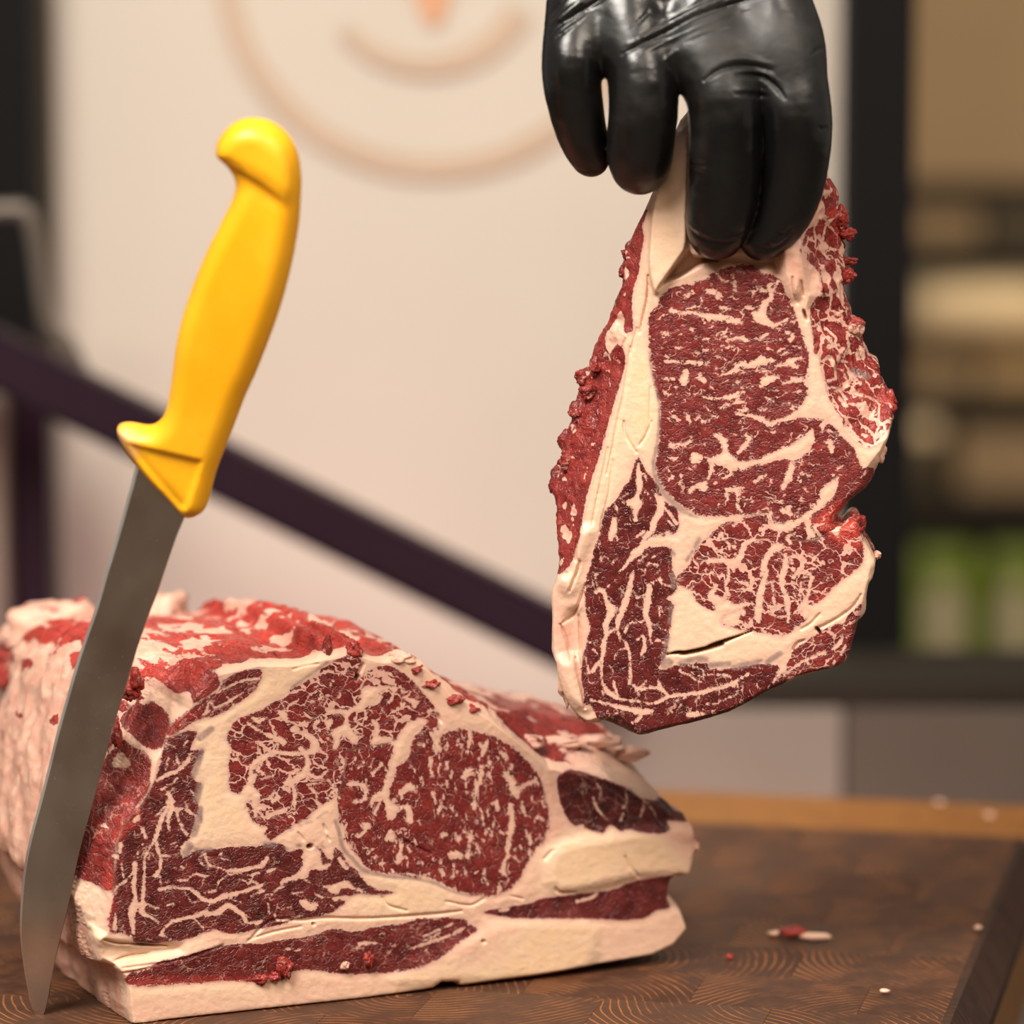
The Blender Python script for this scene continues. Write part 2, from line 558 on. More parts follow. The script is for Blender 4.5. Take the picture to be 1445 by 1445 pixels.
def cut_of_meat(name, label, R, plane, outline, face_poly, regions, ops, depth, wstep, slope, side, lumps, parts_only=None, back_extra=None, wcap=40.0):
    """One cut of meat as a closed solid whose front is the traced cut face.
    regions: dict name -> (polygon points, angle deg, fleck, network, tone)"""
    mm = 0.26
    sd2 = R.poly(closed(outline, 2), full=True)[1]
    fsd = R.poly(face_poly, full=True)[1]
    zero = np.zeros(R.sh)
    # muscles
    big = np.full(R.sh, 60.0); regsd = {}
    for k, (pts, ang, m1, m2, tone) in regions.items():
        sl, d = R.poly(closed(pts, 3), 60)
        a = np.full(R.sh, 60.0); a[sl] = np.minimum(d, 60); regsd[k] = a
        big = np.minimum(big, a)
    fd = -big
    fat_tone = np.full(R.sh, 0.40); tone = np.full(R.sh, 0.35); m1 = zero.copy(); m2 = zero.copy(); grey = zero.copy()
    fx = R.X / 100.0; fy = R.Y / 100.0
    for k, (pts, ang, a1, a2, tn) in regions.items():
        wgt = sstep(5, -5, regsd[k])
        tone = tone * (1 - wgt) + tn * wgt
        ins = regsd[k] <= big + 1e-6
        m1 = np.where(ins, a1, m1); m2 = np.where(ins, a2, m2)
        c, s = math.cos(math.radians(ang)), math.sin(math.radians(ang))
        fx = np.where(ins, (R.X * c + R.Y * s) / 100.0, fx); fy = np.where(ins, (-R.X * s + R.Y * c) / 100.0, fy)
    h = zero.copy(); hc = zero.copy()
    tr = zero.copy()          # thick fat areas traced on top
    for op, w, pts in ops:
        if op == 'f':
            sl, d = R.stroke(pts); fd[sl] = np.minimum(fd[sl], d)
        elif op == 'F':
            sl, d = R.poly(pts); fd[sl] = np.minimum(fd[sl], d)
        elif op == 'm':
            sl, d = R.stroke(pts); fd[sl] = np.maximum(fd[sl], -d)
        elif op == 'M':
            sl, d = R.poly(pts); fd[sl] = np.maximum(fd[sl], -d)
        elif op == 'g':
            sl, d = R.stroke(pts); grey[sl] = np.maximum(grey[sl], sstep(2.0, -2.0, d))
        elif op == 'c':       # a split that goes into the meat
            sl, d = R.stroke(pts)
            wm = np.max([p[2] for p in pts])
            hc[sl] = np.maximum(hc[sl], np.exp(-(np.maximum(d + 0.35 * wm, 0) / 1.6) ** 2) * min(13.0, 0.15 + wm * 0.8 + max(0.0, wm - 2.6) * 2.2))
        elif op == 'y':       # yellower fat
            sl, d = R.poly(pts, 30); u = sstep(28, -24, d); fat_tone[sl] = fat_tone[sl] * (1 - u) + u * w / TILES['A'][2] * 1445
        elif op == 'h':       # raised (negative) or lowered area, mm
            sl, d = R.poly(pts, 30); h[sl] = h[sl] + sstep(12.0, -12.0, d) * w / TILES['A'][2] * 1445
        elif op == 'H':       # the same with a crisp edge
            sl, d = R.poly(pts, 30); h[sl] = h[sl] + sstep(2.5, -4.0, d) * w / TILES['A'][2] * 1445
        elif op == 't':       # lean tone patch
            sl, d = R.poly(pts, 30); u = sstep(8, -8, d); tone[sl] = tone[sl] * (1 - u) + u * w / TILES['A'][2] * 1445
    # slack: thick fat slightly proud
    h = h + hc - 0.25 * sstep(-2, -14, fd)
    rec = np.maximum(fsd, 0) * mm
    wf = np.minimum(rec * slope(R.X, R.Y), wcap) + h
    # ---- solid
    W = np.arange(-8.0, depth + 6.0, wstep)
    if back_extra is None:
        sdw = (sd2 * mm)[:, :, None] + np.zeros_like(W)[None, None, :]
    else:
        sdw = (sd2 * mm)[:, :, None] - back_extra(W)[None, None, :]
    front = wf[:, :, None] - W[None, None, :]
    front *= 0.85
    k = 1.6

    def smax(a, b):
        hh = np.clip(0.5 - 0.5 * (b - a) / k, 0, 1)
        return b * (1 - hh) + a * hh + k * hh * (1 - hh)
    f = smax(smax(sdw, front), (W - depth)[None, None, :])
    f = np.pad(f, 1, constant_values=3.0)
    P, Q = iso(f, 3.0)
    P -= 1
    px = R.x[0] + P[:, 0] * R.st; py = R.y[0] + P[:, 1] * R.st; w = W[0] + P[:, 2] * wstep
    V = plane.face(px, py, w)

    def samp(A):
        gx = np.clip(P[:, 0], 0, R.sh[0] - 1.001); gy = np.clip(P[:, 1], 0, R.sh[1] - 1.001)
        i = gx.astype(int); j = gy.astype(int); u = gx - i; v = gy - j
        return A[i, j] * (1 - u) * (1 - v) + A[i + 1, j] * u * (1 - v) + A[i, j + 1] * (1 - u) * v + A[i + 1, j + 1] * u * v
    a_fd, a_tone, a_ft, a_g, a_m1, a_m2, a_rec, a_wf = [samp(A) for A in (fd, tone, fat_tone, grey, m1, m2, np.maximum(fsd, 0), wf)]
    a_fx, a_fy = samp(fx), samp(fy)
    N = vert_normals(V, Q)
    if np.mean(N[w < 1.0] @ plane.n) > 0:
        Q = Q[:, ::-1]; N = -N
    below = np.clip(w - a_wf - 1.0, 0, 1e3)          # mm behind the cut face: the flanks
    onside = sstep(1.0, 5.0, below)
    n3 = np.stack([px / 100, py / 100, w / 26], -1)
    fib = np.stack([a_fx, a_fy, w / 26.0], -1)
    att = dict(fat_distance=a_fd, tone=a_tone, fat_tone=a_ft, membrane=a_g * (1 - onside), fleck=a_m1, network=a_m2, fibre=fib, place=n3)
    side(att, px, py, w, onside, a_rec, n3)
    # ---- lumps of torn flesh on the rough flanks, fine relief on the cut face
    fine = 0.10 * fbm(n3 * 14, 2, 3)
    amp = lumps(px, py, w, onside, a_rec)
    ns = n3 * (1 - 0.55 * sstep(8, 30, w)[:, None])
    b1 = 0.45 - np.abs(perlin(ns * 4.2, 11)); b2 = 0.4 - np.abs(perlin(ns * 10, 12)); b3 = perlin(n3 * 2.0, 13)
    disp = fine + amp * (1.3 * b3 + 1.5 * b1 + 0.5 * b2 - 0.6)
    V = V + N * (disp * 0.001)[:, None]
    V[:, 2] = np.maximum(V[:, 2], BOARD_Z + 0.0004)
    N = vert_normals(V, Q)
    # ---- split into parts
    names = list(regions)
    stack = np.stack([regsd[k] for k in names])
    arg = stack.argmin(0); mn = stack.min(0)
    lab2 = np.where(mn < 0, arg, -1)
    ci = np.clip(np.round(P[Q].mean(1)[:, 0]).astype(int), 0, R.sh[0] - 1); cj = np.clip(np.round(P[Q].mean(1)[:, 1]).astype(int), 0, R.sh[1] - 1)
    lab = lab2[ci, cj]
    lab = np.where(onside[Q].mean(1) > 0.6, -2, lab)
    base = plane.face(np.array([np.mean([p[0] for p in outline])]), np.array([np.mean([p[1] for p in outline])]))[0]
    if V[:, 2].min() < BOARD_Z + 0.01:
        base[2] = BOARD_Z
    root = thing(name, label, 'beef', tuple(base))
    for li, nm in [(-1, 'fat'), (-2, 'outer_surface')] + list(enumerate(names)):
        fq = Q[lab == li]
        if not len(fq):
            continue
        used, inv = np.unique(fq, return_inverse=True)
        me = np_mesh(nm, V[used] - base, [inv.reshape(-1, 4)], {k: a[used] for k, a in att.items()}, N[used])
        link(nm.split('.')[0], me, M['meat'], root)
    return root, base


def flap(parent, base, plane, px, py, w, size, tone, fatd, seed, squash=(1, 1, 1)):
    """a small torn scrap of flesh standing proud of the cut"""
    import bmesh
    bm = bmesh.new(); bmesh.ops.create_icosphere(bm, subdivisions=4, radius=1.0)
    V = np.array([v.co[:] for v in bm.verts]); F = np.array([[v.index for v in f.verts] for f in bm.faces]); bm.free()
    d = 0.9 + (0.8 if max(squash) < 1.35 else 0.45) * fbm(V * 1.2, 4, seed) + 0.3 * np.abs(perlin(V * 3.2, seed + 5))
    V = V * d[:, None] * np.array(squash) * size * 0.00026; tone = tone * 0.8
    c = plane.face(np.array([px]), np.array([py]), np.array([w]))[0] - base
    n = len(V)
    fib = V / 0.026 + seed * 3.1
    fdv = np.full(n, float(fatd)) + 14 * fbm(fib * 3, 2, seed)
    me = np_mesh('meat_flap', V + c, [F], dict(fat_distance=fdv, tone=np.full(n, tone), fat_tone=np.full(n, 0.2), membrane=np.zeros(n),
                 fleck=np.full(n, 0.3), network=np.zeros(n), fibre=fib, place=fib))
    return link('meat_flap', me, M['meat'], parent)


def pts_of(text):
    w = text.split()
    return [(p[0], p[1]) for p in parse_points(w[1:], w[0])]


# ================================================================== the steak held up by the hand
STEAK_OUT = pts_of('''Z 968,158 950,190 936,235 922,268 905,305 898,318 886,345 878,353 881,366 876,380 874,400 866,435 857,453 845,475 838,490
830,505 822,527 811,535 812,548 808,570 804,600 797,620 789,630 793,645 787,665 782,672 773,690 774,702 780,715 782,740 785,770 786,805 783,822 777,842
779,870 778,920 785,935 787,955 793,975 806,1000 820,1014 832,1021 846,1022 850,1018 870,1028 902,1039 925,1034 960,1025 975,1022 1030,1006 1075,981 1100,969 1130,956
1155,949 1180,943 1194,935 1198,925 1203,905 1207,895 1210,880 1217,872 1222,862 1222,845 1226,825 1231,818 1235,800 1234,790 1222,768 1219,762 1214,745
1210,735 1203,731 1195,735 1187,744 1177,742 1180,734 1197,710 1222,690 1233,670 1240,655 1243,645 1255,615 1257,590 1259,578 1253,560 1240,540
1238,525 1235,515 1225,508 1222,500 1216,490 1212,472 1210,462 1205,456 1199,453 1197,440 1192,420 1187,403 1191,398 1189,385 1192,372 1190,362 1193,352
1190,345 1188,335 1187,320 1185,305 1178,296 1178,283 1173,265 1165,255 1160,235 1140,200 1090,185 1010,165''')
STEAK_FACE = pts_of('''A 900,0 815,200 770,330 745,480 745,560 720,700 700,830 660,960 650,1100 660,1250 600,1300 C 600,150 560,280 510,440 470,580 430,740 380,900 350,1000
310,1150 280,1290 255,1445 E 215,150 150,320 60,440 60,700 70,950 110,1150 180,1330 300,1430 410,1400 560,1390 Z 902,1033 925,1028 975,1016 1030,1000 1075,975 1130,950 1180,937 1195,915 1205,880 1217,850
1228,800 1214,770 1205,745 1170,750 1170,730 1190,705 1215,685 D 1190,910 1290,780 1340,690 1250,740 1190,760 1100,700 1020,610 1010,530 950,480 890,360 850,200 810,0 B 800,1445
780,1320 760,1230 730,1100 760,1000 720,830 690,640 700,480 750,330 830,60 700,-200 300,-300''')
SR = {
 'eye_muscle': (pts_of('''A 785,1445 785,1200 800,1130 850,1060 900,980 960,940 1100,920 1150,890 1240,870 1235,835 1290,815 B 30,830 110,800 200,775 340,780 400,830 480,850 540,890 580,970
   600,1020 650,1130 690,1250 730,1390 D 738,0 752,110 738,220 745,330 728,400 680,460 640,480 680,520 740,540 800,535 900,560 960,620 1010,680 1080,750 1130,850 1160,920 1200,905 1250,920
   1240,1000 1190,1085 1080,1190 1010,1260 940,1340 F 860,160 800,160 790,200 830,260 700,290 640,260 590,200 560,150 500,130 480,60 440,70 300,85 200,85 120,100 20,95
   C 1380,1275 1250,1280 1190,1275 1080,1230 970,1150 890,1060 845,980 832,900 845,800 865,650 868,500 865,420 840,320 810,220 800,130'''), -9, 0.60, 0.0, 0.36),
 'spinalis_muscle': (pts_of('''F 0,245 90,170 180,130 310,105 470,95 500,150 560,165 640,220 690,280 800,280 850,250 870,200 900,170 960,250 1000,190 1060,130 1110,115 1140,150 1150,210 1160,290
   1160,450 1060,540 960,620 900,680 830,745 760,760 700,745 680,790 740,840 750,860 690,920 620,970 560,1000 460,985 340,965 200,940 105,910 105,860 150,830 240,800 E 1445,720 1340,690 1335,650
   1380,620 1445,600 1410,560 1290,590 1200,570 1140,520 1105,450 1110,410 1080,435 1020,410 985,385 1000,340 1090,240 1150,120 1210,60 1270,0'''), 20, 0.38, 0.22, 0.40),
 'rib_cap_muscle': (pts_of('''C 700,835 660,920 645,1000 600,1050 530,1160 445,1250 410,1400 E 385,90 345,240 310,350 300,500 310,640 335,700 310,850 282,930 278,1000 268,1060 285,1180 295,1290
   345,1300 385,1390 410,1420 Z 870,1030 902,1040 960,1027 1030,1008 1075,983 1100,972 F 600,1310 540,1270 520,1230 430,1215 330,1220 180,1250 0,1260 E 1445,1030 1380,1035 1300,1045 1230,1030 1225,995 1100,1000 980,1015 880,1050
   850,1020 900,960 920,860 935,760 950,640 965,550 910,510 985,450 980,380 960,290 948,200 940,125 850,115 760,125 720,180 E 660,190 640,160 700,110 730,70 800,40 C 910,1415 1000,1380 990,1220
   930,1190 870,1100 820,1010 750,930'''), 74, 0.32, 0.0, 0.20),
 'lower_muscle': (pts_of('''F 590,1235 620,1170 645,1105 720,1055 860,965 940,925 1030,900 1060,840 1150,760 1160,850 1130,900 1120,960 1100,1060 1070,1150 1040,1220 960,1250 830,1265 700,1300 600,1330'''), -28, 0.3, 0.16, 0.38),
 'outer_muscle': (pts_of('''A 765,345 725,480 745,560 718,700 700,830 660,960 650,1100 662,1255 590,1275 560,1120 510,1200 430,1330 C 480,60 540,-20 600,60 590,170 560,280 510,440 470,580 430,740 370,920 330,1060
   300,1160 280,1290 255,1445 E 250,50 200,220 150,290 60,325 Z 760,780 760,690 800,560 850,440 880,330'''), 70, 0.05, 0.05, 0.52),
 'chain_muscle': (pts_of('''B 850,30 820,140 860,330 790,470 740,520 690,660 750,740 830,830 850,960 770,1100 790,1320 800,1445 D 830,60 860,200 900,360 955,470 1010,540 1030,610 1100,690 1185,750 1250,735 1300,670 1380,590 Z 1275,560
   1240,470 1215,420 1215,330 1190,260'''), 60, 0.20, 0.36, 0.56),
}
STEAK_OPS = parse('''
A f 30 945,1110 1010,1130 1100,1125 1200,1155:38 1300,1165:40 1400,1185:40 1445,1200:30 ; A f 14 870,1295 900,1290:30 970,1310:18 ; A f 14 1040,1010 1060,988 1110,985
A f 22 1215,960 1270,980:34 1330,1040:16 ; A f 12 1150,1110 1180,1050 1170,1010 ; A f 12 1290,840 1330,880 1410,910 1430,960:24 ; A f 18 1090,1245 1110,1262
A f 14 1175,1340 1260,1322 ; A f 14 1280,1330 1350,1308:22 ; A f 14 1250,1240 1262,1210 ; A f 12 1400,1282 1430,1270 ; A f 12 985,1400 1030,1395 ; A f 10 1180,1420 1290,1405 1340,1420
A f 16 1370,1350 1430,1330 ; A f 10 1030,1285 1000,1300
B f 44 0,1165 100,1165 200,1190:40 255,1208:24 ; B F 320,1130 370,1110 400,1050 430,1030 450,1060 430,1110 460,1180 520,1208 580,1180 600,1188 560,1215 480,1240 400,1222 330,1190
B f 38 420,1090 440,1050 470,1000:32 455,940:26 490,900:14 ; B f 24 480,985 505,930 525,895 ; B f 16 20,960 70,980:28 100,1025:12 ; B f 12 170,840 200,900:22 205,945
B f 18 365,930 430,972:24 ; B f 14 600,1090 635,1150 ; B f 24 585,1278 640,1300:30 615,1340 ; B f 20 195,1322 270,1330:30 290,1345 ; B f 16 380,1325 450,1290:20
B f 14 40,1310 95,1290 ; B f 16 0,1240 30,1215 ; B f 20 520,1430 570,1405 ; B f 22 285,1095 345,1100 ; B f 12 560,850 570,900 ; B f 14 90,1090 160,1100 ; B f 12 640,1380 700,1400
B f 10 480,1340 540,1335 ; B f 12 120,1400 200,1385 ; B f 14 620,1210 660,1185
C f 20 900,105 1000,110 1100,115:32 1220,125:22 ; C f 14 885,238 930,235:22 970,235:12 ; C F 1012,248 1040,190 1060,165 1085,180 1080,225 1085,245 1070,290 1050,312 1025,285
C f 30 1160,210 1200,255:34 1150,238:20 ; C f 14 1320,212 1390,192:24 1445,168 ; C f 22 890,330 910,350 945,362:10 ; C f 12 985,300 1002,340 980,370 ; C f 14 1190,380 1265,390
C f 22 1285,388 1380,385:38 1445,365 ; C f 20 1350,440 1445,410 ; C f 22 960,520 995,545 ; C f 20 1075,510 1080,562 ; C f 14 1130,550 1162,520 ; C f 18 1180,560 1240,562
C f 16 1260,520 1305,530 ; C f 30 945,742 1000,730 1050,740:22 1105,700:26 ; C F 1262,660 1310,658 1350,690 1375,740 1385,790 1445,848 1445,930 1380,910 1300,885 1222,850 1300,820 1340,790 1332,730
C F 1090,870 1100,790 1140,795 1180,820 1222,830 1180,850 1120,882 ; C f 28 1260,870 1248,930 1230,990:12 ; C f 60 1400,900 1390,960:36 1340,995:18
C f 12 930,930 952,970 960,1010 ; C f 14 1020,950 1030,1000 1005,1040 ; C F 1075,1080 1120,1050 1180,1020 1215,1015 1212,1085 1172,1095 1165,1060 1122,1080 1100,1112
C f 34 1370,1080 1370,1160:16 ; C f 28 1385,1085 1445,1068 ; C f 14 1100,1160 1112,1195 ; C f 10 905,960 930,1010
C F 690,880 712,900 735,1020 728,1060 712,1130 738,1180 702,1230 690,1320 664,1300 660,1220 618,1195 610,1160 650,1140 688,1100 680,1010
C f 36 520,1300 512,1380:60 490,1445:40 ; C f 56 870,1150 872,1220 820,1320:50 800,1380:44 750,1440 ; C f 26 830,1115 862,1185 ; C f 16 560,1140 620,1108
C f 14 520,1180 532,1225 ; C f 18 888,1200 955,1280:24 990,1335 ; C f 20 940,1400 880,1412 850,1445 ; C f 12 600,1340 645,1335 ; C f 12 750,940 760,1010 ; C f 14 850,980 880,1040
C f 12 570,1040 560,1110 590,1180 ; C f 14 910,1300 970,1350
D F 190,122 300,108 390,70 440,75 512,102 440,122 350,157 260,152 200,157 ; D F 590,102 690,70 702,90 650,122 692,160 622,152 ; D f 26 520,142 590,130:22
D F 395,240 450,215 542,215 500,247 440,287 385,302 ; D f 26 630,240 742,255 ; D f 20 555,270 625,255 ; D f 18 80,212 180,195 292,190 ; D f 20 190,280 240,265
D f 18 260,312 330,300:12 ; D f 22 130,387 220,347:32 262,338:14 ; D f 22 90,462 180,425 262,413:12 ; D f 20 440,388 492,410 ; D f 16 370,470 470,470 ; D f 12 600,410 640,445 700,440
D f 22 210,500 300,515:34 380,535:34 470,577:34 540,548:26 600,540:46 660,505:60 730,470:70 ; D f 20 270,560 240,570 ; D f 20 850,590 870,560
D F 600,740 690,700 740,650 790,625 806,690 790,740 740,790 680,852 600,852 540,852 440,882 330,892 250,932 205,915 150,990 110,1002 150,932 60,890 0,880 0,830 90,840 100,762 70,702 40,662
  90,660 140,702 152,782 140,830 220,862 350,852 440,812 520,772 ; D f 18 270,660 305,690:38 275,740:38 215,805:18 ; D f 22 880,720 915,725:46 935,800:22
D f 38 630,890 605,970:58 558,1065:28 ; D f 22 350,1020 435,965:22 ; D f 24 130,1160 140,1090 190,1078:30 225,1120:24 215,1190:24 245,1245:18
D F 980,970 976,1060 940,1130 880,1200 800,1252 770,1310 785,1400 790,1445 742,1445 740,1312 655,1362 600,1392 500,1372 520,1350 590,1350 640,1312 700,1272 780,1212 830,1142 850,1072 920,1022
D f 34 550,1230 620,1265 ; D f 16 700,1120 690,1200 668,1280 ; D f 14 500,1150 562,1172 ; D f 14 720,1068 742,1092 ; D f 14 830,1180 762,1192 ; D f 18 870,570 858,640
D f 12 900,620 990,662 ; D f 16 970,922 1005,900 ; D f 12 370,1230 480,1215 ; D f 14 700,950 770,965 ; D f 14 60,70 130,90 ; D f 14 400,180 470,165 ; D f 18 540,60 590,35 ; D f 12 440,330 520,318
D f 14 640,340 690,335 ; D f 10 820,250 960,245 ; D f 22 1000,120 1050,130 ; D g 60 1100,200 1180,250 ; D f 14 860,110 910,90:30 960,230:24 900,265:14 ; D f 24 1080,320 1110,370 1230,410:14 1300,460:10
D f 30 990,390 1030,450 ; D f 30 1180,540 1240,570 ; D f 20 1150,450 1170,540 ; D f 16 870,310 980,320 1050,400 ; D f 14 1290,460 1290,580 ; D f 16 1060,440 1150,460
E f 50 760,100 700,160:46 650,200:38 600,260:28 560,300:18 ; E f 20 760,180 700,225 ; E f 18 660,300 640,400:36 610,500:48 580,600:50 545,680:40 545,760:22 600,840:18 630,900:18 640,1000:22 640,1100:24 635,1150:26
E f 36 385,455 430,440:30 452,480 470,540:46 500,600:64 455,700:48 455,780:40 440,830:38 430,940:36 390,1000:24 350,1060:22 308,1072:12 ; E f 24 435,930 420,1050:16 430,1130:20 470,1210:32 530,1250:40
E f 40 785,415 770,520:50 755,625:50 788,720:26 790,800:18 802,842:12 ; E f 18 530,730 485,762 ; E f 12 620,720 640,690 730,680 752,640 ; E f 12 410,160 420,222 ; E f 16 375,330 385,400
E f 22 600,760 612,730 ; E f 12 690,820 735,790:24 745,870:30 725,930:16 ; E f 12 800,840 850,820 902,850 ; E f 10 850,690 870,740 902,740 ; E f 10 860,580 850,690 790,712 ; E f 16 670,455 690,500 742,480:12
E f 10 330,840 420,820 ; E f 12 520,962 545,900 592,890 ; E f 8 350,890 400,930 ; E f 22 515,1135 542,1245 ; E f 20 640,1155 720,1190:28 800,1178:24 860,1190:30 930,1235:22 ; E f 24 690,1200 760,1130:10
E f 14 340,1275 430,1290:22 500,1310:30 620,1345:34 740,1360:48 810,1355:20 ; E f 34 520,1250 620,1275:20 720,1285:18 820,1300:20 920,1250:28 1010,1235:30 1150,1220:28 1300,1185:26 1400,1160:20 1445,1148
E f 18 745,1365 700,1420 660,1445 ; E f 14 500,1420 520,1380 582,1363 ; E f 12 1010,1040 1020,1060 1080,1080 1130,1120 1180,1130 1192,1060 1150,1030 1080,1015 ; E f 12 1185,1085 1300,1080 1400,1100
E f 12 830,370 860,360:30 880,400:12 942,412 ; E f 10 440,450 500,522 ; E f 12 1310,1195 1310,1290 1220,1302 ; E f 12 1300,1290 1400,1250 1445,1230 ; E f 16 1000,1335 1020,1310 ; E F 1060,1370 1150,1358 1205,1380 1100,1402
E f 10 300,950 322,1062 ; E f 10 430,1200 440,1272 ; E f 8 470,1000 510,1050 490,1110 ; E f 10 850,1120 870,1180 ; E f 10 880,920 830,960 ; E f 12 350,310 400,330 ; E f 8 480,400 450,440
E f 10 950,1290 1060,1250 ; E f 12 1120,1290 1160,1250 ; E f 8 560,430 600,470 ; E f 10 690,560 740,590 ; E f 14 500,240 540,200 ; E f 16 540,60 520,10 ; E f 20 690,40 740,0 ; E f 12 800,200 870,160 ; E f 10 750,300 780,240 850,260
F f 44 0,440 100,430:38 180,455:56 240,400:48 270,320:46 320,280:30 400,292:12 ; F f 24 100,230 70,270 ; F f 18 190,170 212,150 ; F f 16 100,260 152,310:18 162,350 ; F f 44 180,455 190,512:22
F F 440,372 470,322 520,300 572,310 550,360 480,392 440,480 420,532 392,560 400,442 ; F f 44 420,442 430,540:36 400,650:56 380,760:60 372,850:56 380,900:26 ; F f 34 580,400 580,480:46 550,560:46 560,640:36 590,720:40 600,820:36 600,900:26
F f 22 620,420 642,500 ; F f 26 690,510 640,560 ; F f 26 780,560 760,640:28 740,720:36 722,790:60 740,840 ; F f 20 720,560 762,530 ; F f 40 600,60 600,40 ; F f 56 490,180 560,182 630,140:40 ; F f 34 740,150 770,230:60 800,262:26
F f 24 150,470 150,560 130,622 150,690 ; F f 24 60,620 22,700:56 80,740:80 ; F f 26 230,765 330,762 ; F F 50,760 150,735 200,760 262,765 250,800 110,852 60,830 ; F f 14 110,900 240,830 255,790 ; F f 34 250,800 260,832
F f 18 480,600 490,720:22 500,780 ; F f 14 200,290 200,400 ; F f 14 650,230 600,262:34 612,300 ; F f 12 330,640 200,660 ; F f 10 180,590 280,600 352,580 ; F f 14 430,600 500,590 ; F f 16 640,620 650,700 ; F f 14 230,470 260,500
F f 12 20,520 90,560 ; F f 14 300,430 330,460 ; F f 12 450,840 560,860 ; F f 12 700,600 690,700
F f 20 1010,1000 990,1060:36 930,1110:18 ; F f 24 700,1200 800,1160:26 882,1130 ; F f 20 560,1300 690,1212 ; F f 18 740,1190 772,1232 ; F f 16 950,1190 940,1242 ; F f 16 1000,1140 1030,1080
F F 530,1250 590,1232 582,1270 500,1342 430,1422 460,1382 505,1310 ; F f 18 0,1400 100,1390 160,1372:36 250,1320:22 302,1290 ; F f 12 160,1380 230,1382 240,1340 ; F f 26 610,1330 650,1322 ; F f 12 380,1400 362,1370
F f 10 20,1290 150,1300 ; F f 12 330,1240 400,1250 ; F f 30 1190,700 1150,860 ; F m 14 1040,880 1130,800 1150,760
A H -4.5 905,-200 830,200 790,500 780,780 830,985 900,890 1060,660 1075,400 1075,-200 ; A H 7 1060,665 1110,700 1300,745 1190,765 1000,865 900,905 850,960 900,880 ; B h 8 0,760 200,750 430,780 520,840 520,640 430,740 230,740 0,700
A c 34 775,850:8 775,940 765,1040 740,1140 712,1280:8 ; C c 9 790,300:3 790,420 785,560:3 ; C c 10 503,850:3 500,900 490,1000 478,1100 445,1240:6 ; C c 5 590,560 602,660 685,795 ; C c 4 800,560 760,660 710,740
E c 26 915,930 990,918 1060,920 1200,890 1330,850 F 0,1090:24 150,1032:20 330,965:6 ; F c 20 840,835:6 770,910 700,955:6 ; F c 7 1150,690 1090,780 1000,850 880,920 812,950 ; F c 18 812,940 845,985 ; F c 8 640,1105 670,1060 722,1035
B h -3.2 520,640 690,630 720,760 712,930 640,1010 560,870 ; B c 16 715,1110 740,1190 ; B c 10 860,970 885,1090 ; B c 8 635,860 640,960 670,1060 ; B c 9 700,890 715,1000
C c 4 640,0 600,300 540,560 500,800 ; C c 4 600,300 570,480 520,700 460,960 ; C c 4 470,760 420,1000 350,1340 ; C c 4 440,1250 410,1400 ; A c 5 640,1445 690,1250 ; A c 6 600,1330 560,1445 ; C c 6 545,90 570,130 560,190
E c 11 240,0 225,190 255,245 180,450 ; E c 10 300,400 245,560 200,640 130,690 ; E c 8 245,640 260,900 280,1010 ; E c 12 222,950 250,1080 280,1200 300,1330 ; E c 9 110,700 160,830 190,950 ; E c 6 100,330 160,310 ; E h -3 90,980 160,960 220,1000 290,1200 310,1330 200,1290 120,1150
E h 3 165,650 250,620 270,900 200,900 ; E h -2 150,460 230,420 250,250 350,0 250,0 200,300 80,330
A y 0.72 830,220 800,500 800,760 840,960 900,860 1050,640 1060,300 1060,0 900,0 ; C y 0.85 640,60 780,60 790,300 850,500 780,700 700,740 590,640 ; C y 0.62 440,700 560,400 600,200 640,500 600,900 500,1200 380,1400 330,1300 ; E y 0.6 980,440 1300,640 1400,750 930,900 ; F y 0.6 0,1000 320,960 450,990 250,1200 0,1230
B y 0.05 520,640 700,640 720,900 640,900 ; F y 0.6 800,900 1150,500 1230,420 1230,520 900,900 ; D y 0.75 1130,760 1220,780 1190,900 1140,880 ; E y 0.15 60,500 220,660 230,1000 100,950
C g 14 785,40 792,140 822,280 855,420:18 855,600:22 835,760:24 812,880:30 830,980:34 880,1080:40 960,1170:44 1060,1250:36 1150,1285:16
E g 34 955,320 965,420 ; E g 26 950,560 935,690 ; E g 34 920,800 890,960 ; E g 70 900,1000 930,990 ; E g 44 1020,1000 1120,965 1210,970 ; E g 46 1250,1010 1380,1000 ; F g 44 190,1240 330,1210 400,1185:24 ; F g 44 445,1200 540,1135 ; E g 30 955,150 970,175 ; E g 30 1160,60 1130,120 ; E g 24 1110,150 1065,220
F t 0.85 790,150 950,0 1080,0 960,150 860,190 ; F t 0.9 870,170 1000,160 1110,110 1150,200 1160,330 1000,330 ; F t 0.75 760,740 960,620 1080,520 1040,560 850,790 ; B t 0.85 880,380 960,360 1040,520 1000,560
''')


def steak_slope(X, Y):
    return 0.95 + 0 * X


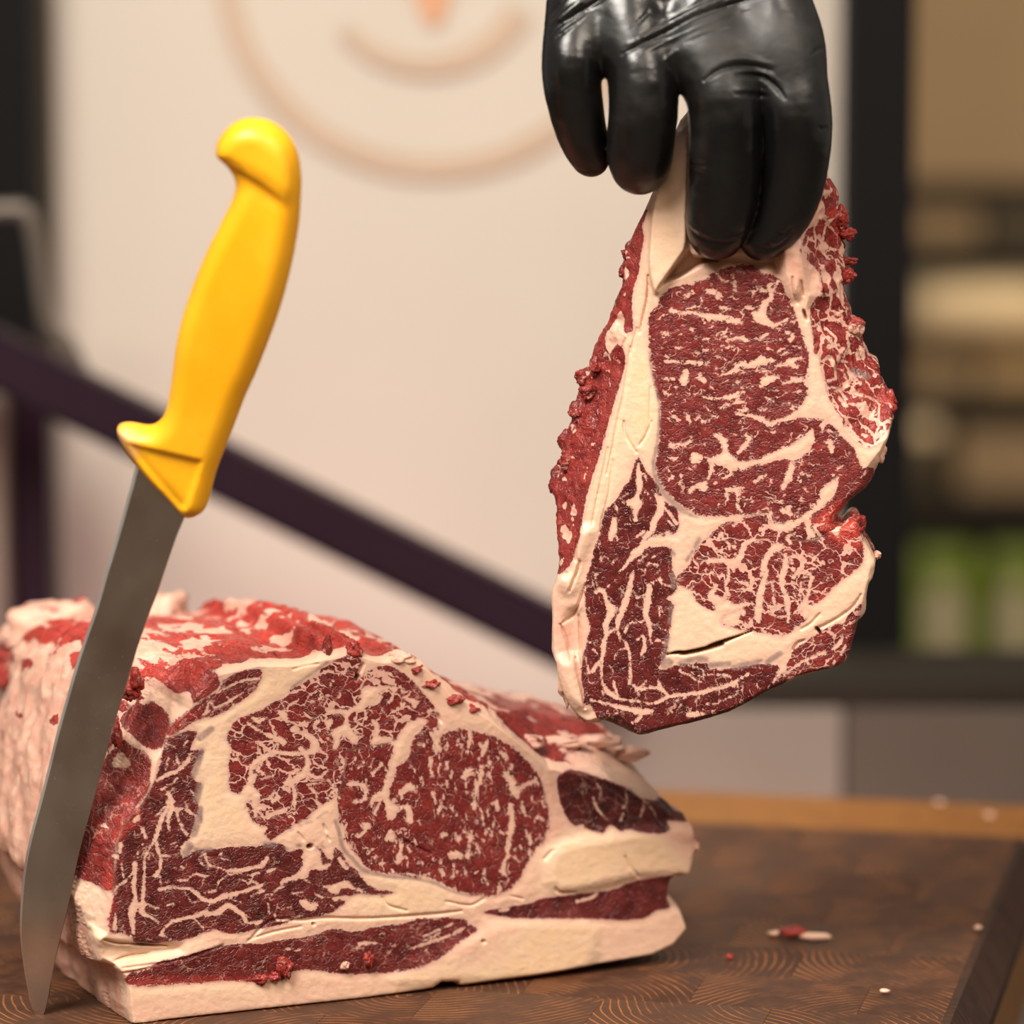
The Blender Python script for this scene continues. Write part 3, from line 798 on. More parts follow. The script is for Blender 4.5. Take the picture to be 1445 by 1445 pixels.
def steak_side(att, px, py, w, onside, rec, n3):
    nz = fbm(n3 * 4.0, 3, 21)
    rr = np.clip(sstep(4, 16, rec), 0, 1)
    left = sstep(900, 880, px) * sstep(830, 800, py)
    right = sstep(1080, 1120, px) * sstep(730, 700, py)
    rough = np.clip(rr * (left + right) + onside * sstep(4, 14, w) * 0, 0, 1)
    # torn outer flesh: red with smeared fat between the lumps
    lean = 7.0 + 26.0 * nz
    lean = np.where(right > 0.5, 8.0 + 26.0 * nz, lean)
    isfat = att['fat_distance'] < -3
    att['fat_distance'] = np.where((rough > 0.5) & ~isfat, np.minimum(att['fat_distance'], lean), att['fat_distance'])
    back = onside * sstep(5, 9, w - 0.25 * rec)
    att['tone'] = att['tone'] + 0.12 * onside
    att['fat_distance'] = att['fat_distance'] * (1 - back) + back * (6.0 + 30 * fbm(n3 * 2.2, 3, 25))
    att['fat_tone'] = att['fat_tone'] * (1 - rough) + 0.18 * rough
    att['fleck'] = att['fleck'] * (1 - rough)


def steak_lumps(px, py, w, onside, rec):
    left = sstep(905, 880, px) * sstep(840, 800, py)
    right = sstep(1085, 1120, px) * sstep(735, 700, py)
    a = sstep(3, 18, rec) * (left + right) * 1.3
    return 0.12 + a + onside * 0.5


STEAK_Y = 1.300
steak_plane = Plane((0, STEAK_Y, 0), (0.10, 1, 0.0))

# ================================================================== the rib roast on the board
ROAST_OUT = pts_of('''Z 187,1446 230,1441 300,1433 400,1422 480,1413 510,1410 560,1403 588,1399 611,1395 622,1386 630,1386 646,1386 650,1392 667,1391 713,1383 784,1377 830,1365 880,1357 922,1349 954,1334
 970,1312 974,1296 964,1279 947,1258 950,1236 962,1234 968,1241 973,1231 979,1203 987,1200 984,1186 983,1172 976,1163 976,1154 962,1150 947,1131 936,1109 930,1086 926,1066 905,1052 880,1047 850,1043 800,1033 735,1018
 715,1013 690,994 662,984 640,969 612,950 600,936 575,926 560,926 545,931 520,927 512,909 505,912 497,906 488,916 470,907 462,906 458,915 452,926 440,932 420,935 370,932 320,936 280,940 240,942 205,950 180,975 160,1010 150,1050 129,1120
 119,1171 110,1223 107,1250 110,1274 122,1277 134,1302 137,1332 145,1362 163,1365 177,1386 181,1400''')
ROAST_FACE = pts_of('''Z 188,1446 K 445,1445 430,1360 350,1240 260,1200 220,1050 280,1000 290,880 310,700 330,560 350,330 400,190 460,100 H 520,1360 600,1200 640,1000 700,860 740,790 800,690 900,600 920,530 1000,450 1100,340 1400,270 Z 420,940
 455,932 500,925 540,935 575,932 600,942 640,985 690,1015 740,1055 775,1085 800,1090 860,1100 905,1125 960,1155 975,1165 978,1200 970,1230 945,1240 940,1275 960,1290 968,1310 950,1332 920,1346 830,1362 710,1381 600,1395 500,1412 400,1423 300,1434''')
RR = {
 'eye_muscle': (pts_of('''I 740,960 760,900 900,880 930,860 1060,840 1130,820 1210,990 J 130,700 200,560 220,540 290,600 310,660 350,620 470,585 560,600 680,620 760,650 900,740 1000,850 1060,930 1100,1000 1120,1100 1145,1200 1150,1300 N 1148,150 1145,200 1100,320 1050,350
   1020,410 980,470 940,560 880,640 800,700 720,718 600,710 500,690 400,650 300,600 200,565 100,550 0,545 L 1300,580 1100,550 950,530 890,495 820,410 745,300 725,200 690,140 680,60 I 680,1445 680,1290 690,1200 720,1130'''), 78, 0.62, 0.05, 0.38),
 'complexus_muscle': (pts_of('''I 600,245 720,200 820,190 860,230 850,280 820,330 830,375 880,320 960,285 1060,265 1140,300 1230,370 1330,480 1400,570 1430,680 1440,740 1400,760 1380,800 1340,900 1210,990 1130,830 1060,850 930,870 900,885 760,905 740,960 720,1130 690,1210 640,1260 600,1290 560,1310
   480,1380 L 450,130 350,185 240,250 170,300 130,250 150,200 100,190 50,150 20,90 0,20 H 1380,1440 1330,1330 1340,1285 1400,1310 1440,1250 1390,1180 1388,1115 1445,1080 1350,1085 1330,1140 1280,1220 1240,1225 1200,1190 1195,1000 1220,885 1190,850 1182,790 1260,670 1380,625
   1445,600 I 90,600 130,580 220,530 300,500 320,450 450,380 540,300'''), 12, 0.34, 0.20, 0.38),
 'rib_muscle': (pts_of('''H 780,800 880,760 950,765 930,830 905,900 1000,905 970,960 910,1060 940,1140 985,1160 945,1260 970,1340 980,1445 K 975,60 935,150 900,280 830,350 850,430 950,375 1100,365 1300,345 1400,355 L 30,385 130,325 270,335 300,385 420,365 395,440 480,400 500,350 560,370 600,430
   640,460 650,360 690,370 760,480 820,530 870,600 960,665 1100,690 1000,708 900,705 800,710 700,800 580,860 400,890 220,940 60,975 K 1445,940 1300,1000 1180,1000 1060,975 900,1040 760,1060 600,1085 500,1080 450,1030 380,1000 300,995 285,900 310,800 320,700 330,560 345,450 350,330
   400,200 500,60 H 500,1370 600,1200 650,1100 700,900 730,820'''), -6, 0.30, 0.05, 0.20),
 'top_strip_muscle': (pts_of('''H 730,780 800,680 900,600 1040,490 1110,400 1250,320 1400,290 1445,320 1390,450 1260,545 1100,640 1000,665 900,705 780,785'''), -38, 0.25, 0.10, 0.32),
 'side_muscle': (pts_of('''H 250,980 380,900 470,870 540,920 610,950 610,1080 590,1200 500,1340 K 440,130 350,300 330,500 310,690 200,655 120,650 60,500 90,250 180,120 H 180,1380 230,1200 320,1100 400,980'''), 60, 0.2, 0.10, 0.48),
 'side_muscle.001': (pts_of('''H 600,600 640,540 740,600 765,690 730,790 690,880 640,905 590,890 540,830 500,780 540,680'''), 70, 0.1, 0.0, 0.42),
 'side_muscle.002': (pts_of('''H 830,290 940,265 970,300 900,400 800,460 735,495 760,390'''), -35, 0.0, 0.0, 0.40),
 'side_muscle.003': (pts_of('''H 590,300 740,275 730,390 660,480 590,440'''), -35, 0.1, 0.0, 0.40),
 'side_muscle.004': (pts_of('''H 965,400 1100,315 1130,420 1000,510 915,545'''), -35, 0.0, 0.0, 0.60),
 'side_muscle.005': (pts_of('''H 400,480 500,370 530,440 590,470 470,600 360,600'''), -60, 0.1, 0.2, 0.45),
 'side_muscle.006': (pts_of('''H 300,860 420,640 560,610 520,760 400,860'''), -60, 0.0, 0.3, 0.50),
 'lower_strip_muscle': (pts_of('''K 440,1310 550,1280 700,1210 900,1160 1100,1100 1300,1080 1445,1085 L 150,1070 300,1045 480,1020 650,965 800,990 1000,950 1150,930 1300,890 1445,900 N 200,895 420,885 525,900 540,935 610,965 480,1060 300,1190 150,1260 0,1290 L 1300,1250 1100,1290 750,1310
   600,1290 480,1275 340,1290 200,1330 0,1370 K 1300,1360 1150,1360 900,1380 700,1390 520,1400 420,1370'''), -6, 0.30, 0.06, 0.26),
 'flank_strip_muscle': (pts_of('''N 650,838 800,812 1000,775 1080,742 1300,712 O 400,1305 480,1285 700,1265 850,1210 1000,1170 1190,1150 1165,1250 1160,1390 1060,1415 940,1480 760,1490 500,1475 N 1300,888 1150,888 850,882 750,868'''), -9, 0.04, 0.0, 0.22),
 'dark_muscle': (pts_of('''O 300,420 360,370 430,362 560,392 720,450 850,500 950,560 1100,590 1200,625 1320,715 1280,748 1190,738 1130,742 1140,790 1100,825 950,825 830,800 780,815 700,770 640,830 520,795 500,760 440,780 380,730 340,640 318,570'''), 30, 0.0, 0.08, 0.10),
}
ROAST_OPS = parse('''
I F 570,570 640,590 760,600 840,530 862,430 960,420 1050,415 1090,430 1000,462 1020,500 980,560 900,570 872,610 800,612 760,670 800,770 840,800 800,862 740,800 700,800 680,880 640,902 650,800 620,770 660,740 720,700 722,630 600,622
I f 22 1070,432 1110,440:40 ; I F 1170,500 1240,510 1290,540 1252,590 1230,540 ; I f 22 1100,470 1080,522 1060,542 ; I f 22 940,680 972,720:38 970,782 ; I F 930,872 940,800 990,795 1080,800 1112,830 1160,740 1220,690 1300,660 1352,690 1330,730 1250,822 1230,902
  1200,980 1130,1032 1100,1120 1070,1200 1080,1290 1130,1320 1200,1312 1240,1350 1250,1445 1190,1445 1190,1362 1130,1370 1100,1422 1050,1402 1020,1290 970,1290 930,1332 920,1310 930,1250 1000,1200 1050,1080 1072,980 1092,890 1060,850 980,862
I f 22 1380,770 1412,830:46 1440,900 ; I f 20 1290,860 1322,860 ; I F 1130,1232 1170,1180 1230,1150 1282,1190 1230,1212 1182,1212 1142,1252 ; I f 22 1010,1010 960,1060 940,1090 ; I f 36 760,1162 850,1160:28 890,1220:38 870,1280:24 800,1290 ; I f 14 830,1200 850,1150
I f 36 160,790 240,820:38 270,850 290,820:18 ; I F 220,600 290,610 300,660 292,692 240,650 ; I f 26 0,700 60,740 150,790 ; I f 36 40,660 80,680 140,650:14 ; I f 28 330,750 400,770 452,790 ; I f 36 440,790 500,830:56 500,900:66 450,920:38 320,930:36 200,920:36 130,950:46 60,990:46 20,1050:36 40,1140:36
I f 34 400,890 440,950 450,1020:46 420,1080:56 350,1130:56 280,1150:36 340,1180:28 350,1260:38 350,1350:26 ; I f 26 100,1000 60,1070:18 ; I f 28 450,1080 540,1110 602,1050:14 ; I f 18 450,1160 550,1150 ; I f 18 470,1190 510,1230 520,1290 542,1312
I f 36 230,1260 188,1292 ; I f 12 130,1270 170,1260:28 202,1210:12 ; I f 46 40,1310 80,1342 ; I F 140,1390 260,1340 320,1330 282,1370 150,1422 ; I f 26 30,1290 60,1402 ; I f 22 540,900 600,950:12 560,1000 530,1062 ; I f 26 590,700 620,680:28 602,742 ; I f 22 590,840 602,820
I f 26 540,750 500,720 530,680 ; I f 18 690,502 700,450 ; I f 18 598,490 604,490 ; I f 12 500,420 560,400 ; I f 12 500,540 440,530 ; I f 22 960,1380 980,1330 1000,1282 ; I f 14 690,1112 720,1050 742,960 ; I f 22 600,1262 650,1222 682,1262 ; I f 18 1370,960 1380,1050 1390,1102
I f 14 330,560 380,520 ; I f 14 620,420 640,380 ; I f 12 700,330 760,300 ; I f 14 880,330 920,345 ; I f 18 1010,580 1020,620 ; I f 14 1090,600 1150,640 ; I f 14 1150,420 1170,470 ; I f 14 810,960 780,1040 ; I f 12 840,900 870,1000 ; I f 12 430,620 470,660 ; I f 14 540,640 570,680 ; I f 14 250,540 280,600
I f 16 600,1120 640,1170 ; I f 14 100,1120 180,1100 ; I f 12 170,1050 200,1120 ; I f 12 330,1010 380,1080
J F 40,350 80,330 110,360 162,390 130,422 110,380 ; J f 22 240,452 270,440 ; J f 36 290,590 310,640:46 280,720:28 302,762:14 ; J f 22 370,650 370,700 392,722:8 ; J f 28 550,610 550,680:32 530,762:14 ; J f 20 470,660 460,702 ; J f 20 630,690 642,722
J f 32 680,680 650,760:38 620,822:18 ; J f 32 780,760 820,790:32 822,832:12 ; J f 22 700,800 700,842 ; J f 32 870,860 850,902:28 808,932 ; J F 810,922 850,920 890,960 912,1030 980,980 1050,960 1052,990 970,1012 930,1060 920,1102 870,1092 850,1020 830,960
J f 24 1050,960 1062,1002 ; J f 34 640,870 630,960:46 600,1020:38 588,1100:32 590,1182:46 ; J f 36 560,880 520,932:56 480,950:18 ; J f 26 380,840 380,882 ; J f 24 320,850 320,942 ; J f 24 250,850 260,922 ; J F 20,1082 60,1040 100,990 130,1030 152,1060 100,1052 50,1082
J f 22 270,1060 290,1132 ; J f 22 370,960 382,1000 ; J f 18 350,1090 340,1132 ; J f 28 308,1222 330,1170 ; J f 20 370,1190 360,1170 ; J f 28 750,1130 757,1192 ; J f 22 640,1240 657,1302 ; J f 32 860,1160 872,1250:46 860,1350:48 840,1445:32
J f 22 940,1140 962,1212 ; J f 22 980,1350 1002,1422 ; J f 18 1040,1280 1070,1240 1102,1272 ; J f 18 1000,1080 1022,1112 ; J f 16 420,900 400,960 ; J f 14 700,920 720,990 ; J f 14 450,1000 440,1060 ; J f 16 940,1050 960,1030 ; J f 14 520,1000 530,1060 ; J f 14 180,950 200,1010 ; J f 14 110,860 130,900 ; J f 12 660,1380 690,1330
J f 16 1060,1120 1090,1150 ; J f 14 700,1180 690,1230
N f 32 850,50 870,110:46 865,200:42 845,310:38 830,420:38 808,480:28 798,540:38 822,552:28 ; N f 32 570,20 590,52:32 ; N f 24 750,20 757,62 ; N f 18 510,150 532,110 ; N f 22 650,120 657,172 ; N f 18 600,150 602,172 ; N f 16 740,150 730,192
N F 330,272 350,240 382,260 342,282 ; N F 440,250 480,268 482,312 442,292 ; N f 22 560,230 550,310:32 540,400:32 540,462:12 ; N F 380,402 430,375 500,400 492,432 440,442 400,432 ; N f 16 700,300 722,240 ; N f 14 600,330 622,392 ; N f 12 490,210 512,232
N f 18 780,230 802,252 ; N f 22 980,230 1000,270:28 1012,322 ; N f 18 1080,250 1092,292 ; N f 12 890,370 920,340 942,360 ; N f 14 890,420 920,460:12 952,452 ; N f 12 1000,370 1002,402 ; N f 28 330,520 352,562 ; N f 18 430,490 420,582 ; N f 12 520,500 520,552
N f 18 660,520 667,590:12 685,622:22 ; N f 18 330,450 337,472 ; N f 12 90,360 102,382 ; N f 14 210,560 242,550 ; N f 12 640,290 660,300 ; N f 12 240,420 270,440 ; N f 14 160,470 200,475
L f 36 1160,320 1150,380:38 1130,462:30 ; L F 1040,272 1080,215 1112,270 1100,302 1040,302 ; L F 840,170 910,165 912,210 870,260 830,287 808,260 870,220 ; L f 18 1090,520 1102,542 ; L f 14 930,472 962,420 ; L f 12 900,400 952,360
L F 470,350 520,360 552,400 560,480 640,470 560,532 480,522 440,580 350,602 250,622 270,590 380,540 410,460 430,390 ; L F 620,640 700,610 740,600 800,650 860,670 902,702 760,662 700,662 680,702 640,702 600,670 ; L F 390,760 430,740 470,770 532,770 520,812 460,832 420,812
L f 28 650,740 790,732 ; L f 18 560,650 642,650 ; L f 18 430,600 462,612 ; L f 26 120,480 60,500 0,512 ; L f 36 140,440 108,482 ; L f 22 150,530 202,520 ; L f 18 180,700 262,640 ; L f 14 0,630 40,610 102,650 ; L f 18 0,920 82,920 ; L f 12 200,860 240,910 402,870 ; L f 12 150,770 162,850
L f 14 560,810 600,780 642,800 ; L f 32 690,440 742,512:36 ; L f 18 620,350 642,432 ; L f 34 470,390 540,480 ; L f 12 0,560 90,540 ; L f 12 330,700 420,690 ; L f 14 20,720 120,680 ; L f 10 250,820 330,800 ; L f 12 500,700 560,730
L f 20 820,1110 860,1080:30 990,1075:10 ; L f 12 260,1140 290,1120 390,1130 ; L f 14 1330,1060 1445,1000 ; L f 18 1300,1100 1445,1050 ; N f 14 200,1030 330,970 420,930 ; N f 20 230,1080 400,1010 ; N f 14 100,1120 200,1080 ; N f 26 430,1000 510,960
L M 190,1190 290,1180 330,1290 230,1350 ; L M 60,1345 130,1370 120,1400 70,1390
L g 30 660,150 690,250:34 720,360:34 800,450:30 880,530:34 1000,560:26 1100,577 1250,588:20 1440,622:14 ; N g 16 0,580 150,590 300,632 430,690 560,717 ; L g 10 600,80 560,100 520,132 ; L g 12 440,170 480,155 ; L g 12 385,190 400,186 ; L g 12 320,225 345,220 ; L g 40 130,332 200,332 ; L g 24 285,360 295,362 ; L g 30 375,335 390,335 ; L g 22 560,345 570,350
K f 36 740,0 730,60:34 690,130:38 660,220:42 640,290:28 600,350:18 560,430 555,550:22 545,680:26 540,780:40 ; K f 24 640,290 660,380:26 680,450:28 670,520:28 640,562:40 ; K f 14 680,410 742,415 ; K f 10 670,560 680,642 ; K f 36 485,470 485,560:28 475,640:38 490,740:38 470,800:56 460,870:46 470,960:32 470,1002:22
K f 46 470,800 540,790:46 540,850:36 600,880:22 662,920:16 ; K f 18 550,770 600,800 662,815:10 ; K f 20 470,540 420,600:14 350,650 320,720 ; K f 12 380,470 400,582 ; K f 26 670,670 760,655:20 850,660 930,680:28 980,730:32 1060,760:32 1160,720:38 1280,690:34 1445,640:28
K f 22 680,1010 720,950 800,900:28 900,880:28 1000,850:38 1100,850:38 1180,790:46 1240,820:38 1300,860:28 1322,912:40 ; K f 18 1060,760 1030,820 1032,852 ; K f 12 870,700 902,752 ; K f 18 900,575 950,550:20 1010,570 1062,560:8 ; K f 20 1010,400 1040,480:18 1100,500:14 1180,525:22 1300,520:34 1420,500:28 1445,490
K f 12 1140,390 1130,430 1202,450 ; K f 12 970,450 1002,490 ; K f 12 1100,650 1130,600 1192,560 ; K f 12 1300,600 1350,622 1382,540 ; K f 18 1040,690 1092,680 ; K f 12 940,900 1002,962 ; K f 10 680,1010 762,1052 ; K f 18 340,860 332,962:36 ; K f 18 1400,940 1445,902 ; K f 20 770,50 800,70 860,60 902,100
K f 18 800,80 810,140 840,190 842,220 882,252 ; K f 16 735,180 747,232 ; K f 36 480,150 512,130 ; K F 250,232 300,190 312,232 ; K f 28 540,210 562,272 ; K f 36 340,420 350,424 ; K f 28 375,330 370,382 ; K f 20 100,690 110,650 200,682 282,702 ; K f 22 100,690 112,772:18 ; K f 10 500,400 540,330 ; K f 10 580,330 560,400
K f 10 760,330 830,300 ; K f 10 1210,560 1290,545 ; K f 10 740,480 790,510 ; K f 12 800,600 880,600 ; K f 10 730,790 830,760 ; K f 10 900,780 960,760 ; K f 14 1200,740 1280,770
H F 460,960 512,1050 430,1092 410,1070 ; H f 18 1020,620 1050,540 1100,580:14 1250,500 1302,470 ; H f 18 1100,470 1200,420 1290,380:22 1422,360 ; H f 12 960,600 1000,560 ; H f 26 650,1130 740,1080:28 800,1060 870,1000:32 902,940:18 ; H f 36 740,1230 762,1310:46 740,1400:38 730,1445:28 ; H f 18 680,1200 760,1160 800,1120
H f 14 740,960 720,1042 ; H f 14 800,950 820,1020 852,1040 ; H f 18 860,1290 900,1370 952,1400 ; H f 14 780,1330 850,1350 882,1310 ; H f 12 640,1400 762,1290 ; H f 12 730,860 790,880 ; H f 12 850,880 880,830 ; H f 12 990,640 1050,600 ; H f 14 1180,500 1230,560 ; H f 10 820,720 880,660 ; H f 14 940,1240 900,1200 ; H f 12 850,1130 900,1150
H f 30 640,600 760,520 950,380 1130,290:16 ; H f 20 1120,330 1130,420 1040,500 ; H f 20 350,1050 460,900 540,780:12 ; H f 12 240,1180 330,1060 ; H f 20 460,470 450,560 ; H f 14 420,640 380,740 ; O f 12 600,460 630,520 620,580 ; O f 12 820,510 825,600 800,640 ; O f 14 830,490 930,560 960,600 930,710 ; O f 10 980,600 1060,720 ; O f 16 570,560 600,640 680,740 ; O f 16 800,690 780,740 ; O f 12 930,560 1100,600
N f 20 780,830 840,820 ; O f 24 450,1350 560,1320 600,1290
H g 50 975,810 1060,742 ; H g 40 990,910 950,1030:50 920,1100:40 ; H g 50 975,1170 950,1282 ; H g 30 980,1340 980,1440 ; K g 40 980,60 950,190:50 930,252 ; K g 60 900,340 870,392 ; K g 30 940,370 1062,365 ; I g 20 330,430 500,310 600,240
I c 26 820,372 836,335 ; I c 10 840,330 870,250 ; L c 6 0,1060 180,905 400,905 ; L c 7 400,905 600,885 900,888 1200,870 1445,850 ; N c 7 0,880 300,855 490,832 ; K c 22 345,1222:8 420,1195 500,1180 610,1165:4 ; K c 12 450,1085 560,1095 740,1102:5 ; K c 5 390,1265 550,1245 700,1225 900,1180 1150,1090 ; K c 8 260,1055 350,1080 450,1085 ; L c 30 465,347 475,343 ; N c 12 643,1058 647,1058 ; L c 12 493,932 497,932
K c 6 400,1300 480,1290 600,1260 ; L c 4 0,1050 200,990 400,950 ; L c 4 380,240 420,300 ; L c 5 570,180 590,230 ; L c 4 600,270 615,300 ; O c 5 800,1000 840,1080 905,1155 ; O c 5 280,1240 300,1275 380,1285 ; N c 4 1200,660 1240,690 1340,690 ; N c 4 370,760 550,790 660,740 ; L c 4 1015,730 1060,790 1200,830 ; J c 10 310,470 335,530 ; N c 4 950,740 860,720 ; L c 4 1190,310 1380,400 ; O c 5 200,1030 240,980 260,960 ; I c 4 340,290 430,265 530,250
N h -1.2 460,1060 900,900 1445,890 1445,1250 800,1370 500,1360 100,1400 0,1300 ; K h 3.0 230,1210 350,1240 700,1180 830,1110 450,1100 250,1080 ; K h -1.0 380,1270 700,1240 900,1180 1100,1100 900,1120 700,1190 420,1230 ; O h -2.0 250,960 700,840 1300,780 1330,900 1300,1150 900,1160 300,1280
H h 2 560,590 600,500 700,540 760,700 640,900 500,780
N y 0.78 1000,950 1445,900 1445,1280 900,1340 700,1300 ; O y 0.82 380,860 1200,830 1250,1100 900,1150 300,1260 200,1150 ; O y 0.15 1130,760 1330,780 1330,1000 1150,900 ; L y 0.75 900,600 1445,650 1445,840 900,850 ; H y 0.72 1000,700 1200,900 1200,1200 1300,1445 1000,1445 ; K y 0.72 1000,0 1300,0 1400,200 1000,300 ; N y 0.8 100,1290 1445,1260 1445,1330 200,1445 ; K y 0.7 420,1380 1445,1380 1445,1445 420,1445 ; K y 0.65 210,920 240,1200 700,1180 900,1120 400,1080
H y 0.75 1000,690 1445,400 1445,560 1250,650 ; I y 0.75 0,560 340,400 600,230 300,240 0,450 ; O y 0.12 200,400 300,430 330,700 230,900 220,700
K t 0.85 500,60 420,170 340,260 350,340 420,240 520,160 ; K t 0.8 280,560 330,560 310,1000 280,1000 ; K t 0.72 0,1365 L 0,1330 200,1330 K 1445,1340 1445,1390 700,1400 430,1400 430,1330 900,1350 ; H t 0.72 720,800 800,690 900,610 930,640 800,760 ; H t 0.8 520,330 600,320 590,580 480,590 ; I t 0.75 760,80 880,80 880,200 780,180
''')
ROAST_N = np.array([-math.sin(math.radians(23.3)), math.cos(math.radians(23.3)), 0.0])
ROAST_P = on_board(187.0, 1446.0)
roast_plane = Plane(ROAST_P, ROAST_N)


def roast_slope(X, Y):
    left = sstep(420, 300, X)
    right = sstep(600, 760, X)
    return 1.3 + 0.3 * left + 1.2 * right


def roast_side(att, px, py, w, onside, rec, n3):
    rr = sstep(3, 14, rec)
    nz = fbm(n3 * 1.6 * np.array([1, 1, 0.7]), 4, 31)
    nf = fbm(n3 * 5.0, 3, 33)
    deep = onside * sstep(2, 7, w - 0.33 * rec)
    top = sstep(1010, 960, py + 0.0 * px) + sstep(620, 700, px) * sstep(1110, 1060, py)
    top = np.clip(top, 0, 1)
    # pale fat flank streaked with lean, redder towards the top where the bones were cut away
    sk = fbm(np.stack([(px + 0.9 * py) / 100 * 0.5, (py - 0.9 * px) / 100 * 2.2, w / 26.0 * 0.6], -1), 3, 35)
    f = -9 + 16 * sk * sstep(1230, 1080, py) + 16 * nz + 9 * nf + 10 * top + 5 * sstep(1180, 1060, py)
    far = sstep(12, 30, w)
    f = f - 5 * far
    k = np.clip(deep + rr * top, 0, 1)
    att['fat_distance'] = att['fat_distance'] * (1 - k) + f * k
    att['tone'] = att['tone'] * (1 - k) + (0.62 + 0.25 * top) * k
    att['fat_tone'] = att['fat_tone'] * (1 - k) + (0.05 + 0.4 * np.clip(nf + 0.2, 0, 1)) * k
    right = sstep(620, 700, px)
    att['tone'] = att['tone'] - 0.22 * k * right
    att['fleck'] = att['fleck'] * (1 - k); att['network'] = att['network'] * (1 - k)


def roast_lumps(px, py, w, onside, rec):
    low = sstep(1250, 1120, py)
    return 0.12 + sstep(3, 12, rec) * 0.9 + onside * sstep(2, 8, w) * (0.25 + 0.7 * low * sstep(6, 25, w))


def roast_growth(w):
    return 2.5 * np.sin(np.clip(w, 0, 160) / 45.0) - 0.0006 * np.clip(w - 60, 0, 200) ** 2


# ================================================================== large structure: floor, walls, counter and panel behind
def box_px(name, x0, y0, x1, y1, Y, depth, mat, parent=None, bevel=0.004, base=None):
    """a box whose front face is the rectangle seen between two frame points at distance Y"""
    a = at(x0, y0, Y); b = at(x1, y1, Y)
    base = np.zeros(3) if base is None else base
    c = (a + b) / 2 - base
    me = boxes_mesh(name, [(c[0], c[1] + depth / 2, c[2], abs(b[0] - a[0]), depth, abs(a[2] - b[2]))], bevel)
    return link(name, me, mat, parent)


M['floor'] = simple('floor_concrete', (0.16, 0.13, 0.11), 0.6, scale=3)
M['wall'] = simple('wall_paint', (0.10, 0.075, 0.05), 0.8, scale=2)
M['panel'] = simple('panel_cream', (0.545, 0.49, 0.415), 0.6, var=0.03, scale=2.0)
M['logo'] = simple('logo_tan', (0.485, 0.365, 0.265), 0.6, var=0.03)
M['logo2'] = simple('logo_orange', (0.60, 0.31, 0.165), 0.6, var=0.03)
M['black'] = simple('black_steel', (0.005, 0.0045, 0.0045), 0.7, scale=6, spec=0.12)
M['purple'] = simple('aubergine_lacquer', (0.017, 0.0055, 0.0125), 0.5, scale=6, spec=0.2)
M['counter'] = simple('counter_grey', (0.215, 0.185, 0.150), 0.55, scale=3, var=0.05)
M['counter_dark'] = simple('counter_brown', (0.085, 0.066, 0.050), 0.5, scale=3, var=0.05)
M['tube'] = simple('grey_tube', (0.13, 0.105, 0.085), 0.4, metal=0.3)
M['shelf'] = simple('shelf_dark', (0.02, 0.015, 0.010), 0.7, spec=0.2)
M['carton'] = simple('carton_tan', (0.25, 0.165, 0.085), 0.75, scale=3)
M['sack'] = simple('sack_cream', (0.75, 0.57, 0.34), 0.8, scale=5)
M['green'] = simple('pack_green', (0.14, 0.19, 0.012), 0.45, scale=5, var=0.25)
M['pale'] = simple('pack_label', (0.40, 0.33, 0.23), 0.6)

fl = link('floor', boxes_mesh('floor', [(0, 2.5, -0.05, 8, 9, 0.1)]), M['floor']); tag(fl, kind='structure')
M['wallf'] = simple('front_wall_paint', (0.34, 0.26, 0.19), 0.8, scale=2)
wf_ = link('wall_front', boxes_mesh('wall_front', [(0, -1.6, 1.4, 8, 0.1, 2.8)]), M['wallf']); tag(wf_, kind='structure')
wb = link('wall_back', boxes_mesh('wall_back', [(0, 5.5, 1.4, 8, 0.1, 2.8)]), M['wall']); tag(wb, kind='structure')

# cream panel with the ring emblem
PY = 2.15
pb = at(630, 1120, PY); pb[2] = 0.0
panel = thing('display_panel', 'tall cream panel with a faint tan ring emblem behind the meat', 'panel', tuple(pb))
a = at(66, -330, PY); b = at(1197, 965, PY)
link('panel_board', boxes_mesh('panel_board', [((a[0] + b[0]) / 2 - pb[0], 0.012, (a[2] + 0.02) / 2, b[0] - a[0], 0.024, a[2] - 0.02)], 0.003), M['panel'], panel)


def ring_mesh(name, cx, cy, r, wd, Y, a0=0.0, a1=360.0, w1=None):
    n = 72; V = []; F = []
    for i in range(n + 1):
        t = math.radians(a0 + (a1 - a0) * i / n)
        ww = wd if w1 is None else wd + (w1 - wd) * i / n
        for rr, dy in ((r - ww / 2, 0.0), (r - ww / 2, -0.003), (r + ww / 2, -0.003), (r + ww / 2, 0.0)):
            p = at(cx + rr * math.cos(t), cy + rr * math.sin(t), Y); V.append(tuple(p + np.array([0, dy, 0]) - pb))
    for i in range(n):
        for k in range(4):
            F.append((i * 4 + k, i * 4 + (k + 1) % 4, i * 4 + 4 + (k + 1) % 4, i * 4 + 4 + k))
    me = bpy.data.meshes.new(name); me.from_pydata(V, [], F); me.update()
    return me


link('emblem_ring', ring_mesh('emblem_ring', 612, -56, 294, 32, PY), M['logo'], panel)
o = link('emblem_arc', ring_mesh('emblem_arc', 600, -56, 150, 22, PY, 140, 28, 40), M['logo'], panel)
V = [at(560, -60, PY), at(655, -60, PY), at(622, 34, PY), at(603, 34, PY)]
V = [tuple(v - pb) for v in V] + [tuple(v - pb - np.array([0, 0.003, 0])) for v in V]
me = bpy.data.meshes.new('emblem_wedge'); me.from_pydata(V, [], [(4, 7, 6, 5), (0, 1, 5, 4), (1, 2, 6, 5), (2, 3, 7, 6), (3, 0, 4, 7)]); me.update()
tag(link('emblem_wedge', me, M['logo2'], panel), 'orange wedge of the emblem')


